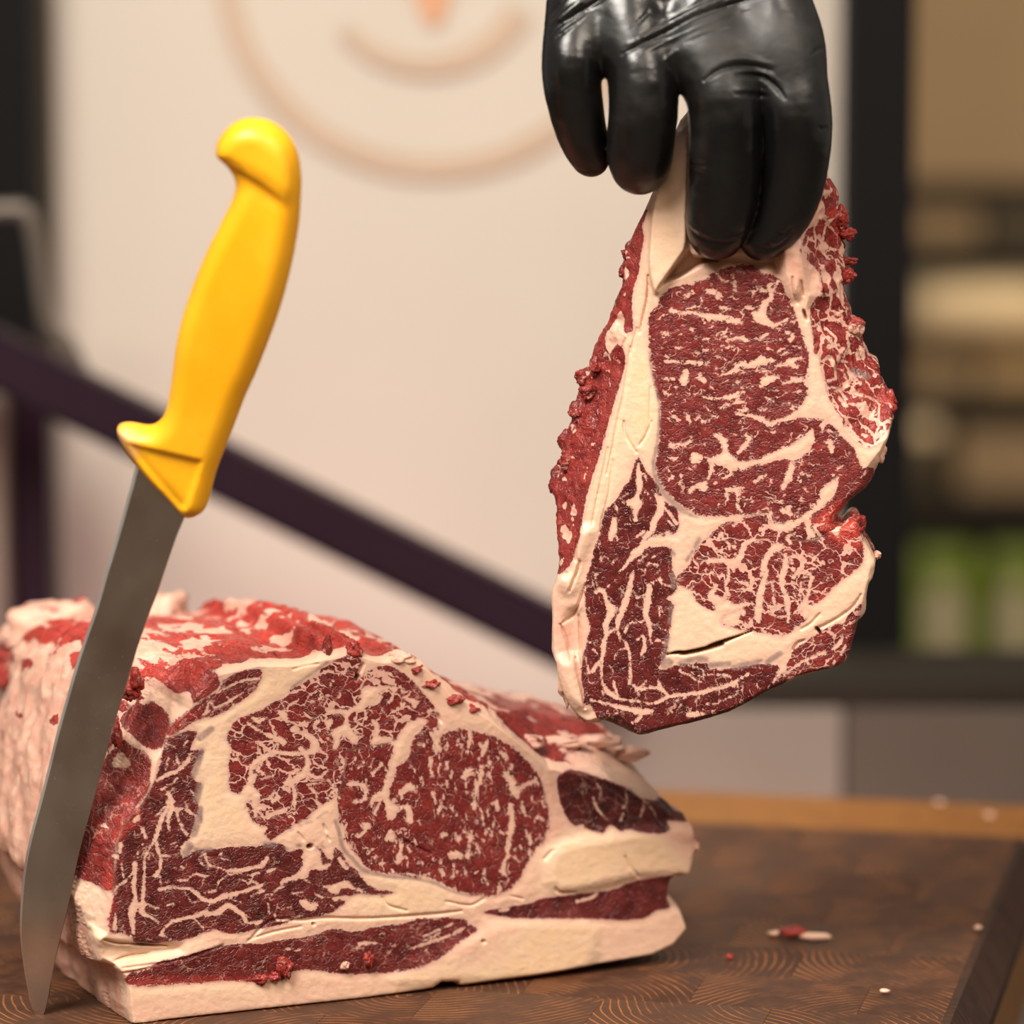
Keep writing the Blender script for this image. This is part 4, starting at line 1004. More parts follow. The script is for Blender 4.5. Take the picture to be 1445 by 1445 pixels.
def upright(name, x0, x1, ytop, ybot, Y, depth, mat, label, cat, to_floor=True):
    a = at(x0, ytop, Y); b = at(x1, ybot, Y)
    z0 = 0.0 if to_floor else b[2]
    o = link(name, boxes_mesh(name, [(0, depth / 2, (a[2] - z0) / 2, b[0] - a[0], depth, a[2] - z0)], 0.003), mat)
    o.location = ((a[0] + b[0]) / 2, Y, z0)
    return tag(o, label, cat)


upright('steel_post', 1201, 1281, -350, 900, 2.095, 0.05, M['black'], 'black steel post at the right edge of the cream panel', 'post')
upright('steel_post', -70, 58, -350, 900, 2.08, 0.05, M['black'], 'black steel post at the left edge of the cream panel', 'post')
upright('wooden_upright', 14, 74, 540, 900, 2.02, 0.04, M['purple'], 'dark upright standing under the left end of the sloping rail', 'post')
M['mauve'] = simple('mauve_board', (0.20, 0.15, 0.12), 0.6)
upright('wall_board', -60, 10, 560, 900, 2.0, 0.03, M['mauve'], 'dull brown board at the left edge beside the dark upright', 'board')

# sloping rail
ra, rb = at(-90, 463, 1.93), at(842, 925, 1.93)
rail = link('sloping_rail', tube_mesh('sloping_rail', [(0, 0, 0), tuple(rb - ra)], 0.0152, seg=4), M['purple'])
import bmesh
me = rail.data; bm = bmesh.new()
L = rb - ra; ln = np.linalg.norm(L)
bmesh.ops.create_cube(bm, size=1.0)
bmesh.ops.scale(bm, vec=(ln, 0.03, 0.0295), verts=bm.verts[:])
bmesh.ops.translate(bm, vec=(ln / 2, 0, 0), verts=bm.verts[:])
bmesh.ops.bevel(bm, geom=bm.edges[:], offset=0.003, segments=2, affect='EDGES')
bmesh.ops.rotate(bm, cent=(0, 0, 0), matrix=Matrix.Rotation(math.atan2(-L[2], L[0]), 3, 'Y'), verts=bm.verts[:])
me.clear_geometry(); bm.to_mesh(me); bm.free()
rail.location = ra
tag(rail, 'dark aubergine rail sloping down to the right across the cream panel', 'rail')

# bent grey tube frame at the left edge
tp = spline([(-60, 303), (10, 296), (36, 300), (50, 335), (62, 420), (72, 462), (96, 490), (130, 560)], 6)
tpts = [at(x, y, 1.96) for x, y in tp]
tb = link('tube_frame', tube_mesh('tube_frame', [p - tpts[0] for p in tpts], 0.0048), M['tube'])
tb.location = tpts[0]
tag(tb, 'bent grey metal tube in front of the left black post', 'frame')

# counter behind the board
cb = at(1140, 1100, 1.98); cb[2] = 0
counter = thing('shop_counter', 'low grey counter with a dark top rail behind the cutting board', 'counter', tuple(cb))
zt = at(1000, 1000, 1.98)[2]
xl, xm, xr = at(838, 1000, 1.98)[0], at(1190, 1000, 1.98)[0], at(1560, 1000, 1.98)[0]
link('front_panel', boxes_mesh('front_panel', [((xl + xm) / 2 - cb[0], 0.01, zt / 2, xm - xl, 0.02, zt)], 0.002), M['counter'], counter)
tag(link('front_panel', boxes_mesh('front_panel', [((xm + xr) / 2 - cb[0] + 0.001, 0.012, zt / 2, xr - xm - 0.002, 0.02, zt)], 0.002), M['counter_dark'], counter), 'dark brown front panel')
zr = at(1000, 957, 1.98)[2]
link('top_rail', boxes_mesh('top_rail', [((xl + xr) / 2 - cb[0], 0.05, (zt + zr) / 2, xr - xl, 0.10, zr - zt)], 0.003), M['shelf'], counter)
upright('corner_post', 812, 838, 905, 1100, 1.965, 0.03, M['purple'], 'short dark post where the sloping rail meets the counter', 'post')

# shelving far behind on the right
SY = 4.6
sb = at(1380, 1000, SY); sb[2] = 0
for i, (y0, y1, lb) in enumerate(((262, 290, 'dark shelf board under the large tan box'), (346, 370, 'dark shelf board under the small tan and dark cartons'), (556, 592, 'dark shelf board under the two amber-brown cartons'),
                                  (700, 748, 'dark shelf board under the pale jar and the crate'), (965, 1000, 'dark shelf board under the green packets'))):
    c0 = at(1440, y1, SY)
    a = at(1240, y0, SY); b = at(1640, y1, SY)
    o = link('wall_shelf', boxes_mesh('wall_shelf', [(0, 0.2, (a[2] - b[2]) / 2, b[0] - a[0], 0.4, a[2] - b[2])], 0.004), M['shelf'])
    o.location = (c0[0], SY, b[2]); tag(o, lb, 'shelf', 'dark shelves at the right')
a = at(1240, -400, SY + 0.42); b = at(1640, 1100, SY + 0.42)
o = link('shelf_back', boxes_mesh('shelf_back', [(0, 0.015, a[2] / 2, b[0] - a[0], 0.03, a[2])], 0.003), M['shelf'])
o.location = ((a[0] + b[0]) / 2, SY + 0.42, 0); tag(o, 'dark back board behind the shelves at the right', 'board')


def goods(name, label, cat, x0, y0, x1, y1, mat, Y=SY, group=None, bev=0.01, lid=None):
    a = at(x0, y1, Y); b = at(x1, y1, Y); c = at(x0, y0, Y)
    h = c[2] - a[2]; wd = b[0] - a[0]
    t = thing(name, label, cat, ((a[0] + b[0]) / 2, Y + 0.16, a[2]), group)
    link('body', boxes_mesh('body', [(0, 0, h / 2, wd, 0.3, h)], bev), mat, t)
    if lid:
        link('flap', boxes_mesh('flap', [(0, -0.02, h + 0.0015, wd * 0.98, 0.27, 0.003)], 0.001), lid, t)
    return t, wd, h


goods('storage_box', 'large tan box on the topmost visible shelf', 'box', 1262, -360, 1640, 262, M['carton'], lid=M['carton'])
goods('small_carton', 'small tan carton under the large tan box', 'box', 1278, 296, 1386, 346, M['carton'], lid=M['carton'])
M['dk'] = simple('carton_dark', (0.07, 0.05, 0.025), 0.7)
goods('small_carton', 'dark brown carton beside the small tan carton', 'box', 1392, 292, 1520, 346, M['dk'], lid=M['dk'])
# cream sack: a pillowed solid
a = at(1274, 500, SY); b = at(1520, 500, SY); c = at(1274, 376, SY)
t = thing('flour_sack', 'bright cream sack lying on the middle shelf', 'sack', ((a[0] + b[0]) / 2, SY + 0.15, a[2]))
bm = bmesh.new(); bmesh.ops.create_uvsphere(bm, u_segments=32, v_segments=16, radius=1.0)
W_, H_ = (b[0] - a[0]) / 2, (c[2] - a[2]) / 2
for v in bm.verts:
    p = v.co
    v.co = Vector((math.copysign(abs(p.x) ** 0.45, p.x) * W_, p.y * 0.14, H_ + math.copysign(abs(p.z) ** 0.6, p.z) * H_ * (1 + 0.05 * math.sin(p.x * 5))))
for f in bm.faces:
    f.smooth = True
me = bpy.data.meshes.new('sack_body'); bm.to_mesh(me); bm.free()
link('sack_body', me, M['sack'], t)
goods('brown_carton', 'brown carton under the cream sack, beside the post', 'box', 1276, 508, 1375, 556, M['carton'], lid=M['carton'])
M['c2'] = simple('carton_amber', (0.34, 0.22, 0.10), 0.7)
goods('brown_carton', 'amber carton under the cream sack at the right edge', 'box', 1382, 508, 1520, 556, M['c2'], lid=M['c2'])
jc = at(1306, 700, SY - 0.02)
jr = 34 / FPX * SY; jh = at(1306, 578, SY)[2] - jc[2]
t = thing('pale_jar', 'pale round-shouldered jar on the shelf beside the black post', 'jar', tuple(jc + np.array([0, 0.05, 0])))
link('jar_body', lathe_mesh('jar_body', [(jr * 0.8, 0), (jr, jh * 0.08), (jr, jh * 0.6), (jr * 0.85, jh * 0.78), (jr * 0.5, jh * 0.86)]), M['dk'], t)
link('jar_lid', lathe_mesh('jar_lid', [(jr * 0.86, jh * 0.52), (jr * 0.95, jh * 0.6), (jr * 0.95, jh * 0.9), (jr * 0.8, jh)]), M['sack'], t)
goods('crate', 'brown crate on the shelf right of the pale jar', 'crate', 1352, 602, 1540, 700, M['carton'], lid=M['dk'])
for i, (x0, x1, lb) in enumerate(((1284, 1378, 'green packet with a pale oval label beside the black post'), (1388, 1482, 'green packet with a pale oval label at the right edge'))):
    t, wd, h = goods('green_packet', lb, 'packet', x0, 772, x1, 965, M['green'], group='green packets on the low shelf', bev=0.02)
    n = 28; V = []
    for dy in (-0.151, -0.156):
        for k in range(n):
            V.append((math.cos(2 * math.pi * k / n) * wd * 0.27, dy, h * 0.45 + math.sin(2 * math.pi * k / n) * h * 0.3))
    me = bpy.data.meshes.new('packet_label'); me.from_pydata(V, [], [tuple(range(n, 2 * n))] + [(k, (k + 1) % n, n + (k + 1) % n, n + k) for k in range(n)]); me.update()
    link('packet_label', me, M['pale'], t)


# ================================================================== cutting board and its table
def wood_material(name, dark, light, line, ring=True):
    t = NT(name)
    co = t.coord(); rnd = t.n('ShaderNodeObjectInfo').outputs['Random']
    ang = t.math('MULTIPLY', rnd, 37.0)
    cx = t.math('MULTIPLY', t.math('SINE', ang), 0.055); cy = t.math('MULTIPLY', t.math('COSINE', t.math('MULTIPLY', ang, 1.7)), 0.055)
    cmb = t.n('ShaderNodeCombineXYZ'); t.put(cmb.inputs[0], cx); t.put(cmb.inputs[1], cy)
    nv = t.noise(co, 22.0, 3, 0.5, color=True)
    p = t.vmath('ADD', t.vmath('ADD', co, cmb.outputs[0]), t.vmath('SCALE', t.vmath('SUBTRACT', nv, (0.5, 0.5, 0.5)), 0.010))
    if ring:
        sx = t.n('ShaderNodeSeparateXYZ'); t.put(sx.inputs[0], p)
        d = t.math('SQRT', t.math('ADD', t.math('MULTIPLY', sx.outputs[0], sx.outputs[0]), t.math('MULTIPLY', sx.outputs[1], sx.outputs[1])))
        s = t.math('SINE', t.math('MULTIPLY', d, 2 * math.pi / 0.0034))
    else:
        sx = t.n('ShaderNodeSeparateXYZ'); t.put(sx.inputs[0], p)
        s = t.math('SINE', t.math('MULTIPLY', sx.outputs[1], 2 * math.pi / 0.006))
    ln = t.math('MULTIPLY', t.ss(s, 0.72, 0.98), t.ss(t.noise(co, 30.0, 3, 0.6), 0.34, 0.56))
    nz = t.noise(co, 60.0, 5, 0.7); lowf = t.noise(t.coord('Generated'), 3.0, 3, 0.6)
    base = t.mix(t.ss(nz, 0.3, 0.7), dark, light)
    base = t.mix(t.math('MULTIPLY', rnd, 0.5), base, t.mix(0.5, light, (0.12, 0.072, 0.048)))
    fine = t.noise(t.vmath('MULTIPLY', co, (1.0, 1.0, 0.2)), 420.0, 2, 0.6)
    base = t.mix(t.math('MULTIPLY', t.ss(fine, 0.5, 0.75), 0.35), base, (0.03, 0.016, 0.010))
    col = t.mix(t.math('MULTIPLY', ln, 0.95), base, line)
    t.set(Base_Color=col, Roughness=t.ss(nz, 0.2, 0.8, 0.5, 0.68), Specular_IOR_Level=0.22)
    t.put(t.b.inputs['Normal'], t.bump(t.math('ADD', t.math('MULTIPLY', ln, -0.5), t.math('MULTIPLY', fine, 0.5)), 0.0004, 0.6))
    return t.m


M['endgrain'] = wood_material('walnut_end_grain', (0.046, 0.018, 0.010), (0.088, 0.036, 0.019), (0.36, 0.13, 0.034))
M['strip'] = wood_material('amber_strip', (0.24, 0.095, 0.022), (0.33, 0.14, 0.035), (0.26, 0.09, 0.02), ring=False)
M['edge'] = wood_material('dark_edge', (0.022, 0.011, 0.008), (0.045, 0.021, 0.013), (0.08, 0.03, 0.015), ring=False)
M['side'] = wood_material('brown_side', (0.19, 0.085, 0.026), (0.28, 0.135, 0.045), (0.14, 0.055, 0.02), ring=False)

BYAW = -math.atan2(0.037, 0.1625)
ex = np.array([math.cos(BYAW), math.sin(BYAW), 0]); ey = np.array([-math.sin(BYAW), math.cos(BYAW), 0])
Pr = on_board(1386, 1420); Pb = on_board(940, 1113); Ps = on_board(940, 1158)
xr_, yb_, ys_ = Pr @ ex, Pb @ ey, Ps @ ey
xl_, yf_ = xr_ - 0.70, ys_ - 0.44
bc = ex * (xl_ + xr_) / 2 + ey * (yf_ + yb_) / 2 + np.array([0, 0, BOARD_Z - 0.05])
board = thing('cutting_board', 'dark end-grain wooden board with an amber back strip under the meat', 'cutting board', tuple(bc), rot=(0, 0, BYAW))


def loc(x, y):
    return x - (xl_ + xr_) / 2, y - (yf_ + yb_) / 2


EDGE = 0.012
nx, ny = 11, 10
bw, bd = (xr_ - EDGE - xl_) / nx, (ys_ - yf_) / ny
rg = random.Random(5)
blk_full = boxes_mesh('wood_block', [(0, 0, 0.0245, bw - 0.0001, bd - 0.0001, 0.049)], 0.00012)
blk_full.materials.append(M['endgrain'])
for j in range(ny):
    off = (j % 2) * 0.5 * bw
    xs = [xl_] + [xl_ + off + bw * i for i in range(1 if off == 0 else 0, nx)] + [xr_ - EDGE]
    xs = sorted(set(round(v, 6) for v in xs))
    for x0, x1 in zip(xs[:-1], xs[1:]):
        if x1 - x0 < 0.004:
            continue
        if abs((x1 - x0) - bw) < 1e-4:
            me = blk_full
        else:
            me = boxes_mesh('wood_block', [(0, 0, 0.0245, x1 - x0 - 0.0001, bd - 0.0001, 0.049)], 0.00012); me.materials.append(M['endgrain'])
        o = link('wood_block', me, None, board)
        lx, ly = loc((x0 + x1) / 2, yf_ + bd * (j + 0.5))
        o.location = (lx, ly, 0.001 - rg.random() * 0.00006)
lx, ly = loc((xl_ + xr_) / 2, (ys_ + yb_) / 2)
tag(link('back_strip', boxes_mesh('back_strip', [(lx, ly, 0.025, xr_ - xl_, yb_ - ys_, 0.050)], 0.003), M['strip'], board), 'amber wooden strip along the back')
lx, ly = loc(xr_ - EDGE / 2, (ys_ + yf_) / 2)
me = bpy.data.meshes.new('edge_strip')
hy = (ys_ - yf_) / 2; e2 = EDGE / 2
V = [(lx - e2, ly - hy, 0.05), (lx - e2 + 0.003, ly - hy, 0.05), (lx + e2, ly - hy, 0.036), (lx + e2, ly - hy, 0.03), (lx - e2, ly - hy, 0.03)]
V += [(x, ly + hy, z) for x, y, z in V]
me.from_pydata(V, [], [(0, 1, 6, 5), (1, 2, 7, 6), (2, 3, 8, 7), (3, 4, 9, 8), (4, 0, 5, 9), (4, 3, 2, 1, 0), (5, 6, 7, 8, 9)]); me.update()
tag(link('edge_strip', me, M['edge'], board), 'dark chamfered edge')
link('side_rail', boxes_mesh('side_rail', [(lx, ly, 0.015, EDGE, 2 * hy, 0.0295)], 0.001), M['side'], board)

M['steel'] = simple('table_steel', (0.35, 0.33, 0.31), 0.35, metal=0.9)
table = thing('work_table', 'steel work table carrying the cutting board', 'table', (bc[0], bc[1], 0.0), rot=(0, 0, BYAW))
tw, td = xr_ - xl_ - 0.02, yb_ - yf_ - 0.02
link('table_top', boxes_mesh('table_top', [(0, 0, BOARD_Z - 0.07, tw, td, 0.04)], 0.002), M['steel'], table)
for sx in (-1, 1):
    for sy in (-1, 1):
        link('leg', boxes_mesh('leg', [(sx * (tw / 2 - 0.03), sy * (td / 2 - 0.03), (BOARD_Z - 0.09) / 2, 0.04, 0.04, BOARD_Z - 0.09)], 0.002), M['steel'], table)


# ================================================================== meat
RS = Raster(755, 132, 1275, 1056, 1.5)
steak, sbase = cut_of_meat('rib_steak', 'thick marbled rib steak hanging from the gloved hand', RS, steak_plane, STEAK_OUT, STEAK_FACE, SR, STEAK_OPS, 34.0, 1.0, steak_slope, steak_side, steak_lumps, wcap=26.0)
RRs = Raster(82, 885, 1008, 1462, 1.5)
roast, rbase = cut_of_meat('rib_roast', 'big marbled rib roast standing on the cutting board, cut face forward', RRs, roast_plane, ROAST_OUT, ROAST_FACE, RR, ROAST_OPS, 150.0, 1.6, roast_slope, roast_side, roast_lumps, back_extra=roast_growth, wcap=60.0)

for i, (x, y, w, s, tn, fdv, sq) in enumerate([
        (1196, 333, 16, 12, 0.95, 10, (1.1, .8, .7)), (1196, 372, 16, 9, 0.8, 6, (1.2, .8, .6)), (1194, 393, 16, 13, 0.9, 8, (1, .7, .9)), (1187, 310, 14, 12, 0.85, 12, (.8, .8, 1.3)),
        (1206, 466, 14, 12, 0.7, 0, (1, .8, 1)), (882, 362, 14, 9, 0.6, 10, (1, .8, .8)), (877, 388, 12, 9, 0.55, 10, (.8, .8, 1)), (818, 540, 16, 12, 0.6, 10, (1, .8, .9)), (795, 628, 18, 13, 0.62, 9, (1, .8, 1)),
        (783, 690, 20, 17, 0.6, 10, (.9, .8, 1.4)), (1180, 752, 4, 24, 0.75, 14, (1.3, .7, .55)), (1204, 752, 6, 20, 0.72, 14, (.8, .7, 1.1)), (1238, 790, 12, 7, 0.5, -6, (.8, .8, .9)),
        (1255, 575, 14, 14, 0.85, 8, (.8, .8, 1)), (1238, 640, 12, 15, 0.5, -8, (.8, .8, 1.3)), (826, 1000, 5, 17, 0.5, -14, (.7, .7, 1.2)), (800, 960, 6, 22, 0.5, -14, (.7, .6, 1.9)), (815, 590, 12, 16, .58, 9, (.8, .7, 1.1)), (800, 655, 12, 17, .6, 10, (.9, .7, .9)),
        (808, 700, 10, 15, .62, 9, (.8, .7, 1.2)), (828, 555, 9, 13, .6, 9, (.8, .7, 1.0)), (838, 520, 9, 12, .55, 8, (.7, .7, 1.1)), (795, 745, 9, 13, .7, 9, (.8, .6, 1.2))]):
    flap(steak, sbase, steak_plane, x, y, w, s, tn, fdv, 40 + i, sq)
for i, (x, y, w, s, tn, fdv, sq) in enumerate([
        (503, 918, 2, 12, 0.92, 12, (1, .8, 1)), (466, 914, 3, 11, 0.75, 12, (.6, .7, 1.4)), (568, 930, 2, 15, 0.5, -10, (1.2, .8, .7)), (588, 945, 1, 10, 0.9, 10, (1.2, .8, .7)), (606, 966, 1, 12, 0.9, 10, (1.3, .8, .7)),
        (640, 988, 1, 13, 0.85, 8, (1.4, .8, .6)), (665, 1003, 2, 11, 0.85, 6, (1.2, .8, .7)), (400, 1364, -1.5, 13, 0.85, 12, (.8, .6, 1.1)), (386, 1378, -1.5, 8, 0.85, 8, (1, .6, .8)), (485, 1361, -1.5, 6, 0.7, -2, (1, .7, 1)), (518, 1352, -1.5, 9, 0.85, 12, (.8, .6, 1.2)),
        (366, 1381, -0.5, 9, 0.9, 8, (1.2, .6, .7)), (203, 965, 9, 13, 0.95, 14, (.7, .7, 1.3)), (196, 985, 10, 13, 0.95, 14, (1.0, .8, .8)), (178, 1045, 12, 13, 0.9, 10, (.6, .7, 1.5)), (160, 1056, 14, 6, 0.9, 14, (1, .8, 1)), (984, 1196, 2, 8, 0.5, -14, (.7, .7, 1.1)),
        (785, 1085, 8, 16, 0.95, 14, (1.3, .8, .6)), (880, 1062, 24, 22, 0.7, -4, (1.8, .8, .5)), (820, 1062, 20, 22, 0.7, -5, (2.0, .8, .4)), (925, 1078, 22, 18, 0.6, -6, (1.5, .8, .6)), (760, 1055, 12, 20, 0.75, -3, (1.5, .8, .6))]):
    flap(roast, rbase, roast_plane, x, y, w, s, tn, fdv, 80 + i, sq)

# humps of the far end of the roast, where the bones were cut away
for i, (x, y, Y, s, tn, fdv, sq) in enumerate([(82, 905, 1.45, 70, 0.9, -2, (1.1, .9, .8)), (30, 935, 1.47, 70, 0.95, 3, (1.0, .9, .8)), (228, 888, 1.45, 62, 0.85, -4, (1.0, .9, .9)), (300, 905, 1.44, 62, 0.9, 0, (1.3, .9, .6)),
                                               (390, 905, 1.44, 50, 0.95, 4, (1.4, .9, .5)), (440, 908, 1.45, 38, 0.7, 8, (1.2, .9, .6))]):
    flap(roast, at(0, 0, 1.0) * 0 + rbase, Plane((0, Y, 0), (0, 1, 0)), x, y, 0.0, s, tn, fdv, 120 + i, sq)


# ================================================================== boning knife standing on its tip
kc = on_board(56, 1431)
knife_plane = Plane(kc, (0.10, 1.0, 0.155))
KB = knife_plane.face(np.array([56.0]), np.array([1431.0]))[0]
knife = thing('boning_knife', 'long knife with a yellow plastic handle standing on its tip left of the roast', 'knife', tuple(KB))


def plastic():
    t = NT('yellow_plastic')
    co = t.coord()
    nz = t.noise(co, 40, 4, 0.6); fn = t.noise(co, 900, 2, 0.5)
    col = t.mix(t.ss(nz, 0.35, 0.7), (0.88, 0.40, 0.006), (0.93, 0.45, 0.010))
    sp = t.ss(t.noise(co, 190, 3, 0.6), 0.70, 0.76)
    col = t.mix(t.math('MULTIPLY', sp, 0.5), col, (0.55, 0.22, 0.02))
    wear = t.math('MULTIPLY', t.attr('wear'), t.ss(t.noise(co, 230, 4, 0.65), 0.35, 0.6))
    col = t.mix(wear, col, (0.80, 0.42, 0.20))
    t.set(Base_Color=col, Roughness=t.ss(nz, 0.2, 0.8, 0.34, 0.48), Specular_IOR_Level=0.45)
    t.b.inputs['Subsurface Weight'].default_value = 0.15
    t.b.inputs['Subsurface Radius'].default_value = (1, 0.5, 0.1); t.b.inputs['Subsurface Scale'].default_value = 0.002
    t.put(t.b.inputs['Normal'], t.bump(fn, 0.00012, 0.7))
    return t.m


M['yellow'] = plastic()
HS = 340 / 792.0
HO = np.array([(430, 180), (433, 150), (447, 118), (475, 87), (510, 67), (552, 61), (600, 69), (645, 95), (680, 135), (700, 185), (709, 240), (710, 300), (704, 400), (690, 490), (671, 580), (648, 665), (620, 750),
               (590, 830), (560, 905), (530, 970), (503, 1040), (480, 1100), (456, 1160), (432, 1225), (415, 1290), (400, 1338), (380, 1362), (350, 1374), (326, 1369), (270, 1310), (215, 1255), (170, 1200), (140, 1160), (117, 1120),
               (106, 1085), (114, 1067), (150, 1063), (200, 1072), (230, 1066), (254, 1045), (270, 1010), (280, 960), (290, 890), (302, 800), (320, 720), (345, 640), (375, 560), (410, 480), (450, 400), (480, 340), (494, 300), (497, 275), (488, 248), (465, 216), (443, 197)], float)
HO = np.array([120, 140]) + spline(np.vstack([HO, HO[:1]]), 4)[:-1] * HS
RK = Raster(158, 158, 432, 740, 1.25)
hs = RK.poly([tuple(p) for p in HO], full=True)[1]
D = -hs
tt = 1 - np.clip(D / 30.0, 0, 1)
th = 10.0 * np.sqrt(np.clip(1 - tt ** 2, 0, 1))


def crop7(*pts):
    return [(120 + x * HS, 140 + y * HS) for x, y in pts]


def bump_poly(pts, soft, amount):
    global th
    d = RK.poly(pts, full=True)[1]
    th = th + np.where(D > 0, amount * sstep(soft, -soft, d), 0) * sstep(0, 12, D)


# waist is thinner, belly fuller, pommel and guard thicker
cl = (RK.Y - 165) / 560.0
th *= np.clip(0.92 + 0.10 * np.cos((cl - 0.42) * 6.0), 0.5, 1.2)
bump_poly(crop7((380, 100), (430, 190), (530, 215), (600, 255), (672, 310), (760, 300), (760, 20), (450, 20)), 17, 2.0)
pd = RK.poly(crop7((380, 100), (430, 190), (530, 215), (600, 255), (672, 310), (760, 300), (760, 20), (450, 20)), full=True)[1]
th -= 2.0 * np.exp(-np.maximum(pd - 4, 0) / 24.0) * (pd > 0) * sstep(0, 10, pd) * sstep(0, 14, D) * sstep(412, 385, RK.X)
bump_poly(crop7((165, 1118), (290, 1148), (392, 1172), (372, 1240), (345, 1320), (322, 1330), (245, 1240), (185, 1165)), 5, -2.0)
Wk = np.arange(-16, 16.01, 0.6)
f = np.maximum(np.abs(Wk)[None, None, :] - th[:, :, None], (hs * 0.26)[:, :, None])
f = np.pad(f, 1, constant_values=3.0)
Pk, Qk = iso(f, 3.0); Pk -= 1
kx = RK.x[0] + Pk[:, 0] * RK.st; ky = RK.y[0] + Pk[:, 1] * RK.st; kw = Wk[0] + Pk[:, 2] * 0.6
# smooth the iso-surface a little
Vk = knife_plane.face(kx, ky, kw)


def relax(V, Q, n, lam=0.5):
    e = np.vstack([Q[:, [0, 1]], Q[:, [1, 2]], Q[:, [2, 3]], Q[:, [3, 0]]])
    e = np.vstack([e, e[:, ::-1]])
    cnt = np.bincount(e[:, 0], minlength=len(V))[:, None] + 1e-9
    for _ in range(n):
        A = np.stack([np.bincount(e[:, 0], V[e[:, 1], c], len(V)) for c in range(3)], 1) / cnt
        V = V + (A - V) * lam
    return V


Vk = relax(Vk, Qk, 16)
Nk = vert_normals(Vk, Qk)
wear = sstep(225, 172, kx) * sstep(590, 610, ky) * sstep(30, 12, np.hypot(kx - 172, ky - 622) - 10) + 0.6 * sstep(14, 4, np.abs((kx - 190) * 0.72 - (ky - 655) * 0.66 + 4)) * sstep(650, 665, ky)
link('handle', np_mesh('handle', Vk - KB, [Qk], dict(wear=np.clip(wear, 0, 1)), Nk), M['yellow'], knife)


def steel(name, rough, col, streak):
    t = NT(name)
    co = t.coord('Generated'); ob = t.coord()
    st = t.noise(t.vmath('MULTIPLY', ob, (240.0, 60.0, 30.0)), 1.0, 4, 0.6)
    sm = t.noise(ob, 26, 4, 0.6); dots = t.ss(t.noise(ob, 620, 2, 0.6), 0.70, 0.78)
    c = t.mix(t.math('MULTIPLY', dots, t.ss(t.noise(ob, 50, 2, 0.5), 0.5, 0.65)), col, (0.75, 0.62, 0.45))
    refl_tint = t.ss(t.noise(t.vmath('MULTIPLY', ob, (1.0, 1.0, 0.55)), 15, 3, 0.6), 0.40, 0.62)
    c = t.mix(t.math('MULTIPLY', refl_tint, 0.7), c, (0.33, 0.17, 0.12))  # brown-red reflections of meat and board, painted into the steel colour
    t.set(Base_Color=c, Metallic=1.0, Roughness=t.math('ADD', t.ss(sm, 0.25, 0.75, rough - 0.06, rough + 0.08), t.math('MULTIPLY', dots, 0.2)))
    t.put(t.b.inputs['Normal'], t.bump(t.math('ADD', t.math('MULTIPLY', st, streak), t.math('MULTIPLY', dots, 0.3)), 0.00012, 0.5))
    return t.m


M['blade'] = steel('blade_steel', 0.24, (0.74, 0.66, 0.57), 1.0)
M['bevel'] = steel('ground_edge', 0.42, (0.92, 0.90, 0.86), 0.3)
LE = spline([(205, 618), (192, 656), (183, 689), (166, 751), (149, 807), (134, 860), (112, 922), (95, 980), (80, 1034), (69, 1079), (56, 1130), (42, 1182), (33, 1230), (29, 1276), (28.5, 1322), (36, 1380), (45, 1421), (50, 1431)], 5)
RE = spline([(290, 650), (260, 731), (249, 758), (225, 828), (213, 860), (194, 914), (179, 965), (163, 1015), (149, 1066), (138, 1108), (113, 1200), (98, 1271), (78, 1353), (69, 1404), (64, 1426), (62, 1431)], 5)


def resample(P, n):
    s = np.concatenate([[0], np.cumsum(np.hypot(*np.diff(P, axis=0).T))])
    t = np.linspace(0, s[-1], n)
    return np.stack([np.interp(t, s, P[:, 0]), np.interp(t, s, P[:, 1])], 1)


n = 80
LE, RE = resample(LE, n), resample(RE, n)
bev = 0.058
BL = LE + (RE - LE) * bev
V = []; F = []
for i in range(n):
    for p, w in ((BL[i], -0.75), (RE[i], -1.0), (RE[i], 1.0), (BL[i], 0.75)):
        V.append(knife_plane.face(np.array([p[0]]), np.array([p[1]]), np.array([w]))[0] - KB)
for i in range(n - 1):
    for k in range(4):
        F.append((i * 4 + k, i * 4 + 4 + k, i * 4 + 4 + (k + 1) % 4, i * 4 + (k + 1) % 4))
F += [(0, 1, 2, 3), (4 * n - 1, 4 * n - 2, 4 * n - 3, 4 * n - 4)]
me = bpy.data.meshes.new('blade'); me.from_pydata([tuple(v) for v in V], [], F); me.update()
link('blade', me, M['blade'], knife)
V = []; F = []
for i in range(n):
    for p, w in ((LE[i], 0.0), (BL[i], -0.75), (BL[i], 0.75)):
        V.append(knife_plane.face(np.array([p[0]]), np.array([p[1]]), np.array([w]))[0] - KB)
for i in range(n - 1):
    for k in range(3):
        F.append((i * 3 + k, i * 3 + 3 + k, i * 3 + 3 + (k + 1) % 3, i * 3 + (k + 1) % 3))
F += [(0, 1, 2), (3 * n - 1, 3 * n - 2, 3 * n - 3)]
me = bpy.data.meshes.new('cutting_edge'); me.from_pydata([tuple(v) for v in V], [], F); me.update()
tag(link('cutting_edge', me, M['bevel'], knife), 'bright ground cutting edge')


# ================================================================== gloved hand
hand_plane = Plane((0, STEAK_Y, 0), (0, 1, 0))


